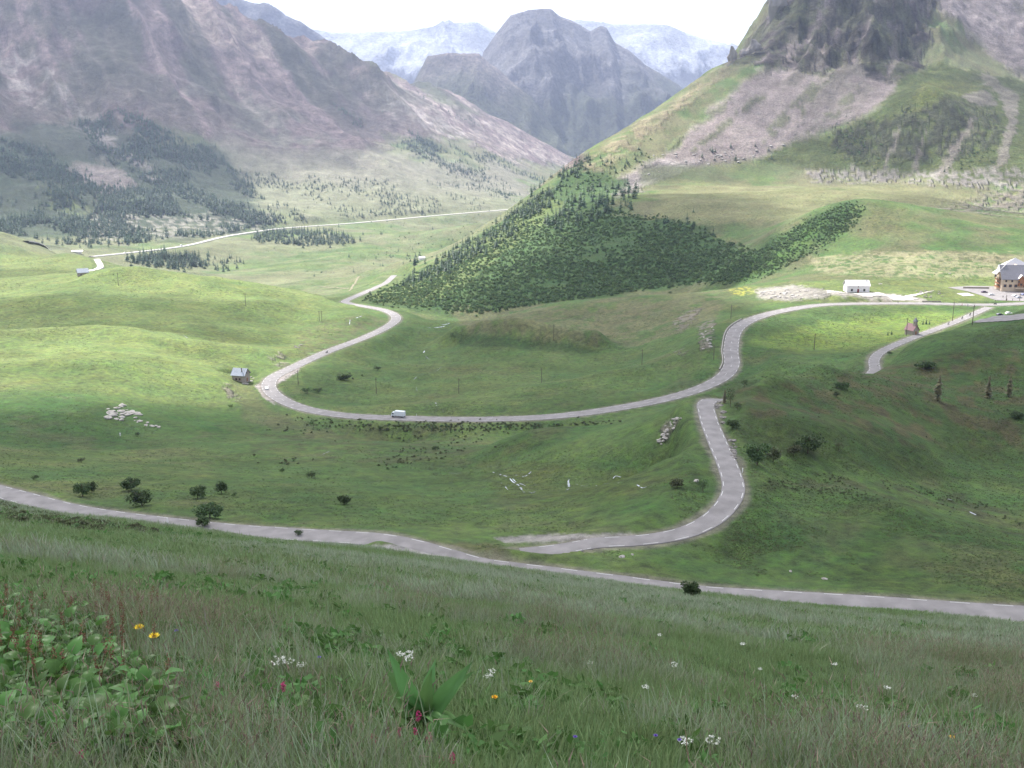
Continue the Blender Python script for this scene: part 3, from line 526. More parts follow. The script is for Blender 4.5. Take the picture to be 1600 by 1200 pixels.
#@@PART2
# ------------------------------------------------------------------ roads
ASP = mat('weathered pale asphalt', (.20, .187, .188), .8, .3, noise=.2, scale=.3, bump=.02)
ASPF = mat('pale far road', (.42, .40, .38), .9, .2)  # far roads get a paler colour than the near asphalt
PAINT = mat('white road paint', (.62,.62,.60), .7)
def frame(line):
    t = np.gradient(line[:, :2], axis=0); t /= np.linalg.norm(t, axis=1)[:, None] + 1e-9; return np.stack([t[:, 1], -t[:, 0]], -1)
def ribbon(name, line, half, m, skirt=.7, lift=0.0, parent=None):
    nrm = frame(line); V = []; Fc = []; offs = [(-half - .25, -skirt), (-half, 0), (0, .05), (half, 0), (half + .25, -skirt)]
    for p, nn in zip(line, nrm):
        for o_, dz in offs: V.append((p[0] + nn[0] * o_, p[1] + nn[1] * o_, p[2] + dz + lift))
    k = len(offs)
    for i in range(len(line) - 1):
        for j in range(k - 1): Fc.append((i * k + j, i * k + j + 1, (i + 1) * k + j + 1, (i + 1) * k + j))
    o = mesh_obj(name, V, Fc, m, parent, smooth=False); return o
def dashes(name, line, off, on, gap, width, parent, lift=.03):
    nrm = frame(line); seg = np.concatenate([[0], np.cumsum(np.linalg.norm(np.diff(line, axis=0), axis=1))]); tot = seg[-1]; V = []; Fc = []
    def at_(s, o_): 
        p = [np.interp(s, seg, line[:, q]) for q in range(3)]; nn = [np.interp(s, seg, nrm[:, q]) for q in range(2)]
        return (p[0] + nn[0] * o_, p[1] + nn[1] * o_, p[2] + lift + .05 * (1 - abs(off) / 4.3) * (abs(off) < 2))
    s = 1.0
    while s + on < tot:
        nsub = max(1, int(on / 2.0)) if on < 30 else int(on / 3)
        for q in range(nsub):
            a, b = s + on * q / nsub, s + on * (q + 1) / nsub; k = len(V)
            V += [at_(a, off - width / 2), at_(a, off + width / 2), at_(b, off + width / 2), at_(b, off - width / 2)]; Fc.append((k, k + 1, k + 2, k + 3))
        s += on + gap
    mesh_obj(name, V, Fc, PAINT, parent)
for k, l in roads.items():
    half = HALF[k]; l = spline(l[::2], 2.0) if k != 'valley_road' else l
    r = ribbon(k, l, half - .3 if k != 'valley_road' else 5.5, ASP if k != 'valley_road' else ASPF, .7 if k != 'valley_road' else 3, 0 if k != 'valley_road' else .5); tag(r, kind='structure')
    if k == 'valley_road': continue
    e = half - .65; big = k == 'pass_road'
    dashes('edge_line', l, -e, 3.0, 3.5, .11 if not big else .15, r); dashes('edge_line', l, e, 3.0, 3.5, .11 if not big else .15, r)
    if big: dashes('centre_line', l, 0, 3.0, 10.0, .12, r)
def patch(name, uvpoly, m, lift=.12, step=3.0, kind='structure'):
    """flat-laid surface that follows the ground"""
    pts = hits([p[0] for p in uvpoly], [p[1] for p in uvpoly]); poly = [(p[0], p[1]) for p in pts]
    xs = [p[0] for p in poly]; ys = [p[1] for p in poly]; gx = np.arange(min(xs), max(xs) + step, step); gy = np.arange(min(ys), max(ys) + step, step)
    GX, GY = np.meshgrid(gx, gy, indexing='ij'); M = inpoly(GX, GY, poly); H = hgt(GX.ravel(), GY.ravel()).reshape(GX.shape) + lift
    idx = np.arange(GX.size).reshape(GX.shape); cell = M[:-1, :-1] & M[1:, 1:] & M[1:, :-1] & M[:-1, 1:]
    if not cell.any(): return None
    q0 = np.stack([idx[:-1, :-1], idx[1:, :-1], idx[1:, 1:], idx[:-1, 1:]], -1)[cell]; us, inv = np.unique(q0, return_inverse=True)
    V = np.stack([GX, GY, H], -1).reshape(-1, 3)[us]; o = big_mesh(name, V, inv.reshape(q0.shape), m, smooth=False); tag(o, kind=kind); return o
GRV = mat('pale gravel', (.40, .375, .35), .95, .1, noise=.2, scale=.5)
PATHM = mat('trodden earth path', (.22,.2,.14), .95, .1, noise=.2, scale=.3)
def drape(name, uv, half, m, lift=.35):
    pts = hits([p[0] for p in uv], [p[1] for p in uv]); l = spline(pts[~np.isnan(pts[:, 0])], 3.0); nr = frame(l); V = []; Fc = []
    for i, (p, nn) in enumerate(zip(l, nr)):
        zc = h1(p[0], p[1])
        for s_ in (-half, 0, half): x, y = p[0] + nn[0] * s_, p[1] + nn[1] * s_; V.append((x, y, max(h1(x, y), zc - .6) + lift))
        if i:
            for j in range(2): Fc.append((3 * i - 3 + j, 3 * i - 2 + j, 3 * i + 1 + j, 3 * i + j))
    tag(mesh_obj(name, V, Fc, m), kind='structure')
def ground_road(name, pts_, half, m, lift=.5):
    l = spline([P(*q) for q in pts_], 4.0); nr = frame(l); V = []; Fc = []
    for i, (p, nn) in enumerate(zip(l, nr)):
        zs = [h1(p[0] + nn[0] * s_, p[1] + nn[1] * s_) for s_ in (-half, 0, half)]; zt = max(zs) + lift * .3
        for s_, dz in ((-half - .5, -1.5), (-half, 0), (half, 0), (half + .5, -1.5)): V.append((p[0] + nn[0] * s_, p[1] + nn[1] * s_, zt + dz))
        if i:
            for j in range(3): Fc.append((4 * i - 4 + j, 4 * i - 3 + j, 4 * i + 1 + j, 4 * i + j))
    tag(mesh_obj(name, V, Fc, m), kind='structure')
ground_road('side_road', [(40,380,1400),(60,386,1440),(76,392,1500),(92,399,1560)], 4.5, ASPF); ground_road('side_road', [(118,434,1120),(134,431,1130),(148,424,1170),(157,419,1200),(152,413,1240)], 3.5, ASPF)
drape('footpath', [(545,455),(556,440),(561,432)], 1.6, PATHM); drape('footpath', [(490,448),(520,450),(545,451)], 1.2, PATHM)
def flat_sheet(name, uv, z, m):
    V = []
    for u, v in uv:
        d = P(u, v, 100.0); k = z / d[2]; V.append((d[0] * k, d[1] * k, z))
    tag(mesh_obj(name, V, [tuple(range(len(V)))[::-1]], m), kind='structure')
flat_sheet('car_park', [(1480,449),(1515,446.5),(1545,447),(1620,449),(1672,449),(1672,470),(1600,470.5),(1556,469),(1535,462),(1512,455)], HOT[2] + .45, ASP)
flat_sheet('gravel_terrace', [(1476,459),(1512,457.5),(1524,461.5),(1480,464)], HOT[2] + .42, GRV)
patch('gravel_track', [(1290,454),(1330,459),(1395,460),(1440,467),(1425,470),(1350,466),(1290,459)], GRV, .25, 1.2)
patch('gravel_track', [(1400,466),(1470,452),(1480,454),(1420,468)], GRV, .25, 1.0)
patch('lay_by', [(1540,498),(1600,490),(1700,482),(1700,492),(1600,500),(1520,506),(1490,512)], ASP, .25, 1.5)

# ------------------------------------------------------------------ low stone parapet, water, rocks
STONE = mat('pale limestone', (.33, .31, .29), .9, .2, noise=.25, scale=1.5, bump=.05)
DSTONE = mat('dark weathered rock', (.2, .185, .175), .95, .1, noise=.3, scale=1.0, bump=.1)
WATER = mat('foamy water with painted glint', (.42,.45,.48), .15, .9, noise=.15, scale=1.0)  # pale base colour holds foam and a painted sky glint
l = roads['pass_road']; nr = frame(l); uu, vv_ = project(l[:, 0], l[:, 1], l[:, 2]); sel = [i for i in range(len(l)) if 1122 < uu[i] < 1172 and 500 < vv_[i] < 582]
V = []; Fc = []
for n_, i in enumerate(sel):
    p = l[i]; nn = nr[i]; sgn = 1 if nn[0] < 0 else -1
    for o_, z in ((4.5, -.4), (4.5, .75), (4.9, .75), (4.9, -.6)): V.append((p[0] + nn[0] * o_ * sgn, p[1] + nn[1] * o_ * sgn, p[2] + z))
    if n_:
        for j in range(3): Fc.append(((n_ - 1) * 4 + j, (n_ - 1) * 4 + j + 1, n_ * 4 + j + 1, n_ * 4 + j))
par = mesh_obj('parapet_wall', V, Fc, STONE); tag(par, 'low pale parapet curving along the outside of the upper road bend', 'wall')
def stream(uv, width, name='stream'):
    pts = hits([p[0] for p in uv], [p[1] for p in uv]); pts = pts[~np.isnan(pts[:, 0])]
    if len(pts) < 2: return
    l = spline(pts, .8); nr = frame(l); V = []; Fc = []
    for i, (p, nn) in enumerate(zip(l, nr)):
        wd = width * .42 * (.35 + .9 * float(vnoise(p[0] * .6, p[1] * .6, 5))) * math.sin(math.pi * (i + .5) / len(l)) ** .3
        for s in (-wd, wd): x, y = p[0] + nn[0] * s, p[1] + nn[1] * s; V.append((x, y, h1(x, y) + .1))
        if i and float(vnoise(p[0] * .45 + 7, p[1] * .45, 15)) > .42: Fc.append((2 * i - 2, 2 * i - 1, 2 * i + 1, 2 * i))
    tag(mesh_obj(name, V, Fc, WATER), kind='structure')
for uv, wd in [([(770,738),(782,742),(795,746),(803,744)],.9), ([(795,746),(800,752),(808,757),(815,765),(820,771)],.7), ([(800,748),(812,756),(822,760),(828,765)],.55), ([(803,742),(818,745),(826,741),(830,737)],.45),
    ([(783,755),(789,760),(794,766)],.4), ([(825,768),(832,771),(838,768)],.4), ([(884,769),(889,762),(888,752),(891,750)],.8), ([(900,757),(915,760),(930,757),(950,756),(968,755)],.45), ([(958,748),(962,744),(970,746)],.4),
    ([(995,758),(1005,763),(1015,758)],.45), ([(700,739),(715,740),(733,738)],.3), ([(700,745),(708,746)],.3), ([(1515,800),(1525,805),(1545,809)],1.0), ([(1480,780),(1490,782)],.6),
    ([(690,508),(700,506),(708,504)],1.6), ([(668,512),(682,512),(700,509)],1.6), ([(664,548),(661,552)],.9), ([(680,628),(682,634)],.9), ([(565,494),(557,497)],1.2), ([(547,499),(546,507)],.5), ([(278,522),(290,526),(303,531)],1.0),
    ([(580,692),(600,690)],.35), ([(664,556),(672,562)],.3), ([(690,572),(686,577),(676,582)],.3), ([(652,588),(646,594)],.25), ([(650,604),(652,612)],.25), ([(484,553),(498,553)],.8), ([(515,705),(500,712)],.35), ([(187,668),(188,684)],.4)]:
    stream(uv, wd)
def rock_mesh(seed, name='rock'):
    import bmesh
    bm = bmesh.new(); bmesh.ops.create_icosphere(bm, subdivisions=2, radius=1); r_ = random.Random(seed); off = [r_.uniform(-9, 9) for _ in range(3)]
    from mathutils import noise as mn, Vector
    for v in bm.verts: v.co *= 1 + .55 * mn.noise(v.co * 1.1 + Vector(off)) + .2 * mn.noise(v.co * 3 + Vector(off)); v.co.z *= .62
    me = bpy.data.meshes.new(name); bm.to_mesh(me); bm.free(); return me
RKM = [rock_mesh(i) for i in range(5)]; [m_.materials.append(STONE) for m_ in RKM]; RKD = [m_.copy() for m_ in RKM]
for m_ in RKD: m_.materials.clear(); m_.materials.append(DSTONE)
def rock(u, v, size, pale, label, group, cat='rock'):
    p = hit(u, v)
    if p[0] != p[0]: return
    o = bpy.data.objects.new('rock', random.choice(RKM if pale else RKD)); COL.objects.link(o); o.location = (p[0], p[1], p[2] + size * .12)
    o.scale = (size, size * random.uniform(.7, 1.1), size * random.uniform(.5, .95)); o.rotation_euler = (random.uniform(-.2, .2), random.uniform(-.2, .2), random.uniform(0, 6.3)); tag(o, label, cat, group)
def rocks(poly, n_, s0, s1, pale, label, group):
    k = 0; us = [p[0] for p in poly]; vs = [p[1] for p in poly]
    while k < n_:
        u, v = random.uniform(min(us), max(us)), random.uniform(min(vs), max(vs))
        if inpoly(np.array([u]), np.array([v]), poly)[0]: rock(u, v, random.uniform(s0, s1), pale, label, group); k += 1
rocks([(165,640),(190,634),(222,648),(210,656),(195,655),(180,660),(168,655)], 34, .7, 1.9, True, 'pale limestone rock breaking through the left meadow outcrop', 'rocks of the left meadow outcrop')
rocks([(205,655),(250,664),(256,670),(225,668)], 12, .4, 1.2, True, 'pale stone strewn right of the left meadow outcrop', 'stones beside the outcrop')
rocks([(1185,466),(1190,455),(1220,452),(1275,455),(1290,460),(1262,466),(1215,468)], 46, .8, 2.0, True, 'grey boulder in the rubble heap beside the pass road', 'boulders of the rubble heap')
rocks([(1028,690),(1033,672),(1050,656),(1068,652),(1048,678),(1036,697)], 24, .4, .9, True, 'loose stone on the bare streak left of the hairpin road', 'stones of the bare streak')
rocks([(1116,632),(1124,625),(1135,650),(1130,665)], 12, .4, .9, False, 'rock of the cutting beside the top of the hairpin road', 'rocks of the road cutting')
rocks([(1138,690),(1146,680),(1150,700),(1148,720)], 10, .35, .9, False, 'rock on the bank halfway down the hairpin road', 'rocks on the road bank')
rocks([(1095,515),(1118,510),(1112,545),(1098,550)], 14, .5, 1.1, True, 'small stone on the eroded patch beside the upper bend', 'stones of the eroded patch')
rocks([(455,538),(475,537),(472,544),(458,544)], 9, .5, 1.2, False, 'stone of the ruin above the left road straight', 'stones of the ruin')
rocks([(1430,455),(1465,452),(1475,464),(1455,468),(1425,460)], 22, .5, 1.1, False, 'dark rubble stone in front of the car park', 'rubble before the car park')
for (u, v, s, lb) in [(1289,905,.55,'grey boulder in the grass right of the roadside bush'),(1235,893,.4,'low grey stone in the grass above the lower road'),(972,871,.6,'grey rock in the grass below the hairpin road'),(988,867,.35,'small flat stone beside the grey rock below the hairpin'),
    (1088,752,.7,'tall grey stone beside the bush left of the hairpin road'),(1376,444,1.3,'white boulder behind the white barn'),(1484,428,1.3,'white boulder on the pasture left of the hotel')]:
    rock(u, v, s, True, lb, None)
rocks([(1000,245),(1100,235),(1230,225),(1150,258),(1000,275)], 40, 1.2, 3, True, 'block of scree at the foot of the great scree slope', 'scree blocks')
# rock needles on the right skyline
for (u, v, Y, hx, hz_, lb) in [(1145,84,2120,9,20,'small dark rock needle on the right skyline'),(1163,82,2140,11,16,'stubby dark rock tower right of the needle'),(1180,66,2180,14,18,'dark rock tower on the climbing skyline'),(1214,12,2300,20,34,'tall dark rock wall at the top of the skyline')]:
    x, y, z = P(u, v, Y); z0 = h1(x, y); o = bpy.data.objects.new('rock_tower', RKD[int(u) % 5]); COL.objects.link(o); o.location = (x, y, z0 + hz_ * .35); o.scale = (hx, hx, hz_ * 1.4); tag(o, lb, 'rock')

# ------------------------------------------------------------------ buildings and vehicles
def boxv(x0, x1, y0, y1, z0, z1): return [(x0,y0,z0),(x1,y0,z0),(x1,y1,z0),(x0,y1,z0),(x0,y0,z1),(x1,y0,z1),(x1,y1,z1),(x0,y1,z1)]
BF = [(0,3,2,1),(4,5,6,7),(0,1,5,4),(1,2,6,5),(2,3,7,6),(3,0,4,7)]
def box(name, x0, x1, y0, y1, z0, z1, m, parent=None, label=None, bev=0):
    o = mesh_obj(name, boxv(x0, x1, y0, y1, z0, z1), BF, m, parent)
    if bev: b = o.modifiers.new('bevel', 'BEVEL'); b.width = bev; b.segments = 2
    if label: o['label'] = label
    return o
def prism(name, prof, y0, y1, m, parent, axis='y'):
    """profile (a, z) swept along an axis"""
    n_ = len(prof); V = [(a, y0, z) for a, z in prof] + [(a, y1, z) for a, z in prof]
    if axis == 'x': V = [(y, a, z) for a, y, z in V]
    Fc = [tuple(range(n_)), tuple(range(2 * n_ - 1, n_ - 1, -1))] + [(i, i + n_, (i + 1) % n_ + n_, (i + 1) % n_) for i in range(n_)]
    o = mesh_obj(name, V, Fc, m, parent); import bmesh
    bm = bmesh.new(); bm.from_mesh(o.data); bmesh.ops.recalc_face_normals(bm, faces=bm.faces); bm.to_mesh(o.data); bm.free(); return o
MET = mat('blue grey sheet metal roof', (.30, .33, .38), .35, .5, .3, noise=.1, scale=.8)
SLATE = mat('grey slate roof', (.17, .165, .19), .6, .4, noise=.15, scale=1.5)
LROOF = mat('pale metal roof', (.62, .6, .62), .45, .5, noise=.06, scale=1)  # on the hotel's left-facing slopes the pale tone paints sunlight
WSTONE = mat('rubble stone wall', (.30, .265, .23), .9, .2, noise=.3, scale=2.2, bump=.04)
CREAM = mat('cream render', (.52,.42,.32), .9, .2, noise=.08, scale=1)
WHITEW = mat('white lime render', (.74, .70, .72), .9, .2, noise=.07, scale=1)
WOOD = mat('reddish brown timber', (.26, .12, .06), .8, .2, noise=.2, scale=3)
RED = mat('dark red timber', (.22, .05, .05), .7, .3, noise=.1, scale=3)
DARK = mat('dark window glass', (.03, .035, .045), .15, .6)
def gable_roof(name, L_, D_, z0, h, ov, th, m, parent, ridge='x', cx=0, cy=0):
    """two slabs meeting at the ridge"""
    prof = [(-D_ / 2 - ov, z0 - ov * h / (D_ / 2)), (0, z0 + h), (D_ / 2 + ov, z0 - ov * h / (D_ / 2)), (D_ / 2 + ov, z0 - ov * h / (D_ / 2) + th), (0, z0 + h + th), (-D_ / 2 - ov, z0 - ov * h / (D_ / 2) + th)]
    if ridge == 'x':
        o = prism(name, [(a + cy, z) for a, z in prof], cx - L_ / 2 - ov, cx + L_ / 2 + ov, m, parent, 'x')
    else: o = prism(name, [(a + cx, z) for a, z in prof], cy - L_ / 2 - ov, cy + L_ / 2 + ov, m, parent, 'y')
    return o
def window(parent, x, y, z, w_, h_, axis='y', m=DARK, name='window', fm=None):
    """frame proud of the wall with a pane set into it; axis = direction the window looks"""
    fm = fm or WOOD; s = -1
    if axis == 'y': f = box(name, x - w_ / 2 - .12, x + w_ / 2 + .12, y - .10, y + .02, z - .12, z + h_ + .12, fm, parent); box('pane', x - w_ / 2, x + w_ / 2, y - .13, y - .06, z, z + h_, m, f)
    else: f = box(name, x - .10, x + .02, y - w_ / 2 - .12, y + w_ / 2 + .12, z - .12, z + h_ + .12, fm, parent); box('pane', x - .13, x - .06, y - w_ / 2, y + w_ / 2, z, z + h_, m, f)
# stone hut by the bend
p = hit(374, 597); hut = empty('stone_hut', (p[0], p[1] + 4, p[2] - .2), math.radians(-14), 'small stone hut with a blue grey metal roof beside the left road bend', 'hut')
Hx, Hy, Hz = 7.6, 6.4, 4.2
prism('wall', [(-Hy / 2, -1), (Hy / 2, -1), (Hy / 2, Hz), (0, Hz + 3.0), (-Hy / 2, Hz)], -Hx / 2, Hx / 2, WSTONE, hut, 'x')
for k in range(13):   # roof sheets with standing seams, picked apart as narrow strips
    pass
rf = gable_roof('roof', Hx, Hy, Hz + .05, 3.0, .7, .14, MET, hut)
for k in range(9): 
    x = -Hx / 2 - .5 + k * (Hx + 1) / 8; s = 3.0 / (Hy / 2)
    mesh_obj('seam', [(x - .04, -Hy / 2 - .7, Hz - .7 * s + .2), (x + .04, -Hy / 2 - .7, Hz - .7 * s + .2), (x + .04, 0, Hz + 3.27), (x - .04, 0, Hz + 3.27), (x - .04, -Hy / 2 - .7, Hz - .7 * s + .3), (x + .04, -Hy / 2 - .7, Hz - .7 * s + .3), (x + .04, 0, Hz + 3.37), (x - .04, 0, Hz + 3.37)], BF, MET, rf)
box('chimney', 1.4, 1.85, -1.9, -1.4, Hz + 1, Hz + 3.6, DSTONE, hut)
window(hut, -1.2, -Hy / 2, 1.2, .9, 1.0); window(hut, .9, -Hy / 2, 1.2, .9, 1.0)
box('window', Hx / 2 - .02, Hx / 2 + .08, -.5, .4, 4.4, 5.4, DARK, hut); box('door', Hx / 2 - .02, Hx / 2 + .1, -.6, .5, 0, 2.1, WOOD, hut)
box('terrace', -Hx / 2 - 1, Hx / 2 + 2.5, -Hy / 2 - 1.6, -Hy / 2 - .01, -1.5, -.2, STONE, hut)
rocks([(388,588),(400,592),(398,596),(386,596)], 8, .5, 1.2, True, 'pale stone of the heap beside the stone hut', 'stones beside the hut')
# white barn
p = hit(1341, 457); barn = empty('white_barn', (p[0], p[1] + 4.5, p[2]), math.radians(-2), 'long white barn with a pale metal roof and red door at the pass', 'barn')
BX, BY, BZ = 15, 9, 4.6
prism('wall', [(-BY / 2, -1), (BY / 2, -1), (BY / 2, BZ), (0, BZ + 3), (-BY / 2, BZ)], -BX / 2, BX / 2, WHITEW, barn, 'x'); gable_roof('roof', BX, BY, BZ + .05, 3.0, .6, .16, LROOF, barn)
box('door', -.6, .6, -BY / 2 - .06, -BY / 2 + .02, 0, 2.4, RED, barn); window(barn, -4.2, -BY / 2, .9, 1.1, 1.4, fm=DSTONE); window(barn, 4.0, -BY / 2, .9, 1.1, 1.4, fm=DSTONE); window(barn, 0, -BY / 2, 3.7, .6, .5, fm=WOOD); box('chimney', 6.0, 6.5, -1.5, -1.0, BZ + 1.8, BZ + 3.5, DSTONE, barn)
# hotel
p = HOT; hp = P(1582, 462, 716); hot = empty('mountain_hotel', (hp[0] + 9, 730, HOT[2] + .3), math.radians(-6), 'large cream mountain hotel with steep grey roofs and timber balconies at the right edge', 'hotel')
hot.scale = (.9, .9, .9)
# main block: ridge along x
prism('wall', [(-7.5, -1), (7.5, -1), (7.5, 10.5), (0, 20), (-7.5, 10.5)], -14, 16, CREAM, hot, 'x')
mr = gable_roof('roof', 30, 15, 10.6, 9.4, 1.0, .3, SLATE, hot, 'x', 1, 0)
# half hip at the left gable, its sunlit brightness put into the colour
prism('sunlit_hip_roof', [(-4.2, 14.9), (0, 20.6), (4.2, 14.9)], -15.4, -14.9, LROOF, hot, 'x')
mesh_obj('sunlit_hip_roof', [(-18.2, -5.0, 13.4), (-18.2, 5.0, 13.4), (-10, 0.4, 20.9), (-10, -0.4, 20.9), (-18.2, -5.0, 13.1), (-18.2, 5.0, 13.1), (-10, .4, 20.5), (-10, -.4, 20.5)], [(0,1,2,3),(7,6,5,4),(0,4,5,1),(1,5,6,2),(2,6,7,3),(3,7,4,0)], LROOF, hot)
# rear wing roof showing above the ridge
prism('wall', [(-6, -1), (6, -1), (6, 12), (0, 20), (-6, 12)], 4, 24, CREAM, hot, 'y')
mesh_obj('rear_roof', [(-11, 9, 17.5), (15, 9, 17.5), (12, 20, 17), (-9, 20, 17), (1, 12, 24.5)], [(0,1,4),(1,2,4),(2,3,4),(3,0,4),(3,2,1,0)], LROOF, hot)
# front wing (right) with gable facing the camera
prism('wall', [(9.5, -1), (22, -1), (22, 6.5), (15.7, 14.5), (9.5, 6.5)], -17, -5, WOOD, hot, 'y'); gable_roof('roof', 13, 12.5, 6.6, 8.3, 1.0, .3, SLATE, hot, 'y', 15.7, -11)
mesh_obj('sunlit_roof_slope', [(8.2, -18.2, 5.2), (8.2, -4, 5.2), (15.5, -4, 15.35), (15.5, -18.2, 15.35), (8.2, -18.2, 5.45), (8.2, -4, 5.45), (15.5, -4, 15.6), (15.5, -18.2, 15.6)], BF, LROOF, hot, )  # pale slab over the left slope, painting it as sunlit
# dormer with timber bay
prism('dormer', [(-1.9, 4.5), (1.9, 4.5), (1.9, 11), (0, 13.2), (-1.9, 11)], -9.2, -3, WOOD, hot, 'y'); gable_roof('dormer_roof', 6.5, 3.8, 11, 2.3, .5, .2, LROOF, hot, 'y', 0, -6.2)
for x in (-11, -6.5, 6): window(hot, x, -7.5, 7.6, 1.3, 1.5)
for x in (-11.5, -7.5, -3.4, 3.4, 6.5): window(hot, x, -7.5, 3.6, 2.0, 2.0, fm=RED)
for z in (2.6, 5.4, 8.2):
    b = box('balcony', -15.6, -14.02, -4.6, 4.6, z, z + .2, WOOD, hot); box('railing', -15.6, -15.5, -4.6, 4.6, z + .2, z + 1.1, WOOD, b)
    for y in (-3, 0, 3): window(hot, -14, y, z + .3, 1.5, 1.8, 'x')
window(hot, -2.0, -9.2, 7.3, 1.0, 1.4); window(hot, 15.7, -17, 7.5, 2.6, 2.6); 
for x in (11.8, 15.7, 19.6): window(hot, x, -17, 2.2, 2.2, 2.2, fm=RED)
box('canopy', -4, 9.3, -10.5, -7.53, 2.4, 2.9, CREAM, hot); box('chimney', 5.2, 6.6, 1.0, 2.4, 17, 21.8, CREAM, hot)
window(hot, 0, -9.2, 5.2, 1.6, 1.6)
rt = box('retaining_wall', -35, -17, 5, 5.5, -1, 1.3, WSTONE); rt.location = hot.location; rt.rotation_euler = hot.rotation_euler; tag(rt, 'low stone retaining wall along the back of the hotel car park', 'wall')
# chapel
p = hit(1427, 523); ch = empty('chapel', (p[0], p[1] + 2.5, p[2]), math.radians(25), 'tiny stone chapel with a steep roof and belfry beside the upper road', 'chapel')
prism('wall', [(-2.2, -1), (2.2, -1), (2.2, 2.6), (0, 5.6), (-2.2, 2.6)], -3, 3, WSTONE, ch, 'y'); gable_roof('roof', 6, 4.4, 2.65, 3.0, .4, .15, mat('red brown shingles', (.25,.15,.16), .8), ch, 'y')
box('belfry', -.8, .8, -2.8, -1.2, 4.2, 7.4, WSTONE, ch); mesh_obj('spire', [(-1.1,-3.1,7.4),(1.1,-3.1,7.4),(1.1,-.9,7.4),(-1.1,-.9,7.4),(0,-2,9.8)], [(0,1,4),(1,2,4),(2,3,4),(3,0,4),(3,2,1,0)], SLATE, ch); box('door', -.5, .5, -3.06, -2.98, 0, 2, WOOD, ch)
# house on the far left road
p = hit(126, 431); hs_ = empty('roadside_house', (p[0], p[1] + 5, p[2] - 1), .5, 'small grey house beside the road behind the left hill', 'house')
prism('wall', [(-4.5, -2), (4.5, -2), (4.5, 5), (0, 9), (-4.5, 5)], -6, 6, WSTONE, hs_, 'x'); gable_roof('roof', 12, 9, 5.05, 4, .6, .2, MET, hs_); window(hs_, -2.5, -4.5, 1.5, 1.2, 1.5); window(hs_, 2.5, -4.5, 1.5, 1.2, 1.5)
p = hit(625, 425)
wh = empty('white_cabin', (p[0] + 30, p[1] + 30, h1(p[0] + 30, p[1] + 30)), .2, 'tiny white cabin at the end of the valley road', 'cabin')
prism('wall', [(-3, -1), (3, -1), (3, 3), (0, 5), (-3, 3)], -4.5, 4.5, WHITEW, wh, 'x'); gable_roof('roof', 9, 6, 3.05, 2, .5, .2, LROOF, wh)
p = hit(121, 395); gl = empty('long_shed', (p[0], p[1], p[2]), .25, 'long low white shed on the crest behind the left hill', 'shed')
box('wall', -7, 7, -2, 2, -1, 3, WHITEW, gl); gable_roof('roof', 18, 6, 3.02, 1.2, .4, .2, LROOF, gl)
# vehicles
TYRE = mat('black tyre rubber', (.02, .02, .02), .9); 
def wheel(parent, x, y, r, wd=.22):
    n_ = 12; V = [(x + math.cos(a) * r, y + s * wd / 2, r + math.sin(a) * r) for s in (-1, 1) for a in [2 * math.pi * k / n_ for k in range(n_)]]
    mesh_obj('wheel', V, [tuple(range(n_)), tuple(range(2 * n_ - 1, n_ - 1, -1))] + [(k, k + n_, (k + 1) % n_ + n_, (k + 1) % n_) for k in range(n_)], TYRE, parent)
def car(u, v, rz, colr, label, group='cars parked and passing at the col', van=False, s=1.0):
    p = hit(u, v) if isinstance(u, (int, float)) else u
    e = empty('car' if not van else 'van', p, rz, label, 'car' if not van else 'van', group); m = mat('car paint', colr, .3, .6)
    e.scale = (s, s, s)
    if van: body = [(-2.3,.35),(2.3,.35),(2.35,.9),(2.0,1.2),(1.5,2.0),(-2.2,2.05),(-2.35,1.0)]; gl_ = [(1.85,1.25),(1.42,1.95),(-2.0,1.98),(-2.1,1.25)]
    else: body = [(-2.1,.3),(2.1,.3),(2.15,.65),(1.9,.85),(1.0,.95),(.45,1.42),(-1.2,1.45),(-1.85,1.0),(-2.12,.9)]; gl_ = [(.85,.97),(.42,1.36),(-1.15,1.38),(-1.6,1.0)]
    b = prism('body', body, -.85, .85, m, e, 'y'); bv = b.modifiers.new('bevel', 'BEVEL'); bv.width = .08; bv.segments = 2
    prism('side_windows', gl_, -.87, .87, DARK, e, 'y')
    for x in (-1.3, 1.35):
        for y in (-.78, .78): wheel(e, x, y, .32)
    for y in (-.6, .6): box('headlight', 2.1, 2.2, y - .15, y + .15, .6, .75, LROOF, e)
    return e
def on_road(k, u, v=None):
    l = roads[k]; uu, v_ = project(l[:, 0], l[:, 1], l[:, 2]); i = int(np.nanargmin(np.abs(uu - u) + (0 if v is None else np.abs(v_ - v)))); t = l[min(i + 1, len(l) - 1)] - l[max(i - 1, 0)]; return l[i], math.atan2(t[1], t[0]), frame(l)[i]
q, rz, nn = on_road('pass_road', 618, 654)
tr = empty('box_truck', (q[0] + nn[0] * 1.6, q[1] + nn[1] * 1.6, q[2]), rz, 'white box truck driving left along the valley road', 'truck'); tr.scale = (.93, .93, .93)
WP = mat('white vehicle paint', (.62, .66, .7), .4, .5); 
box('cargo_box', -3.7, 1.6, -1.15, 1.15, .85, 3.3, WP, tr, bev=.05); prism('cab', [(1.7,.5),(3.3,.5),(3.4,1.5),(3.0,2.5),(1.7,2.6)], -1.05, 1.05, WP, tr, 'y'); prism('windscreen', [(3.0,1.55),(3.42,1.55),(3.05,2.4),(2.6,2.4)], -.95, .95, DARK, tr, 'y')
prism('side_windows', [(2.1,1.5),(3.0,1.5),(2.8,2.3),(2.1,2.3)], -1.08, 1.08, DARK, tr, 'y'); box('chassis', -3.6, 2.6, -.6, .6, .5, .84, TYRE, tr); box('bumper', 3.3, 3.5, -1, 1, .4, .7, DSTONE, tr)
for x in (-2.4, 2.5):
    for y in (-.95, .95): wheel(tr, x, y, .45, .3)
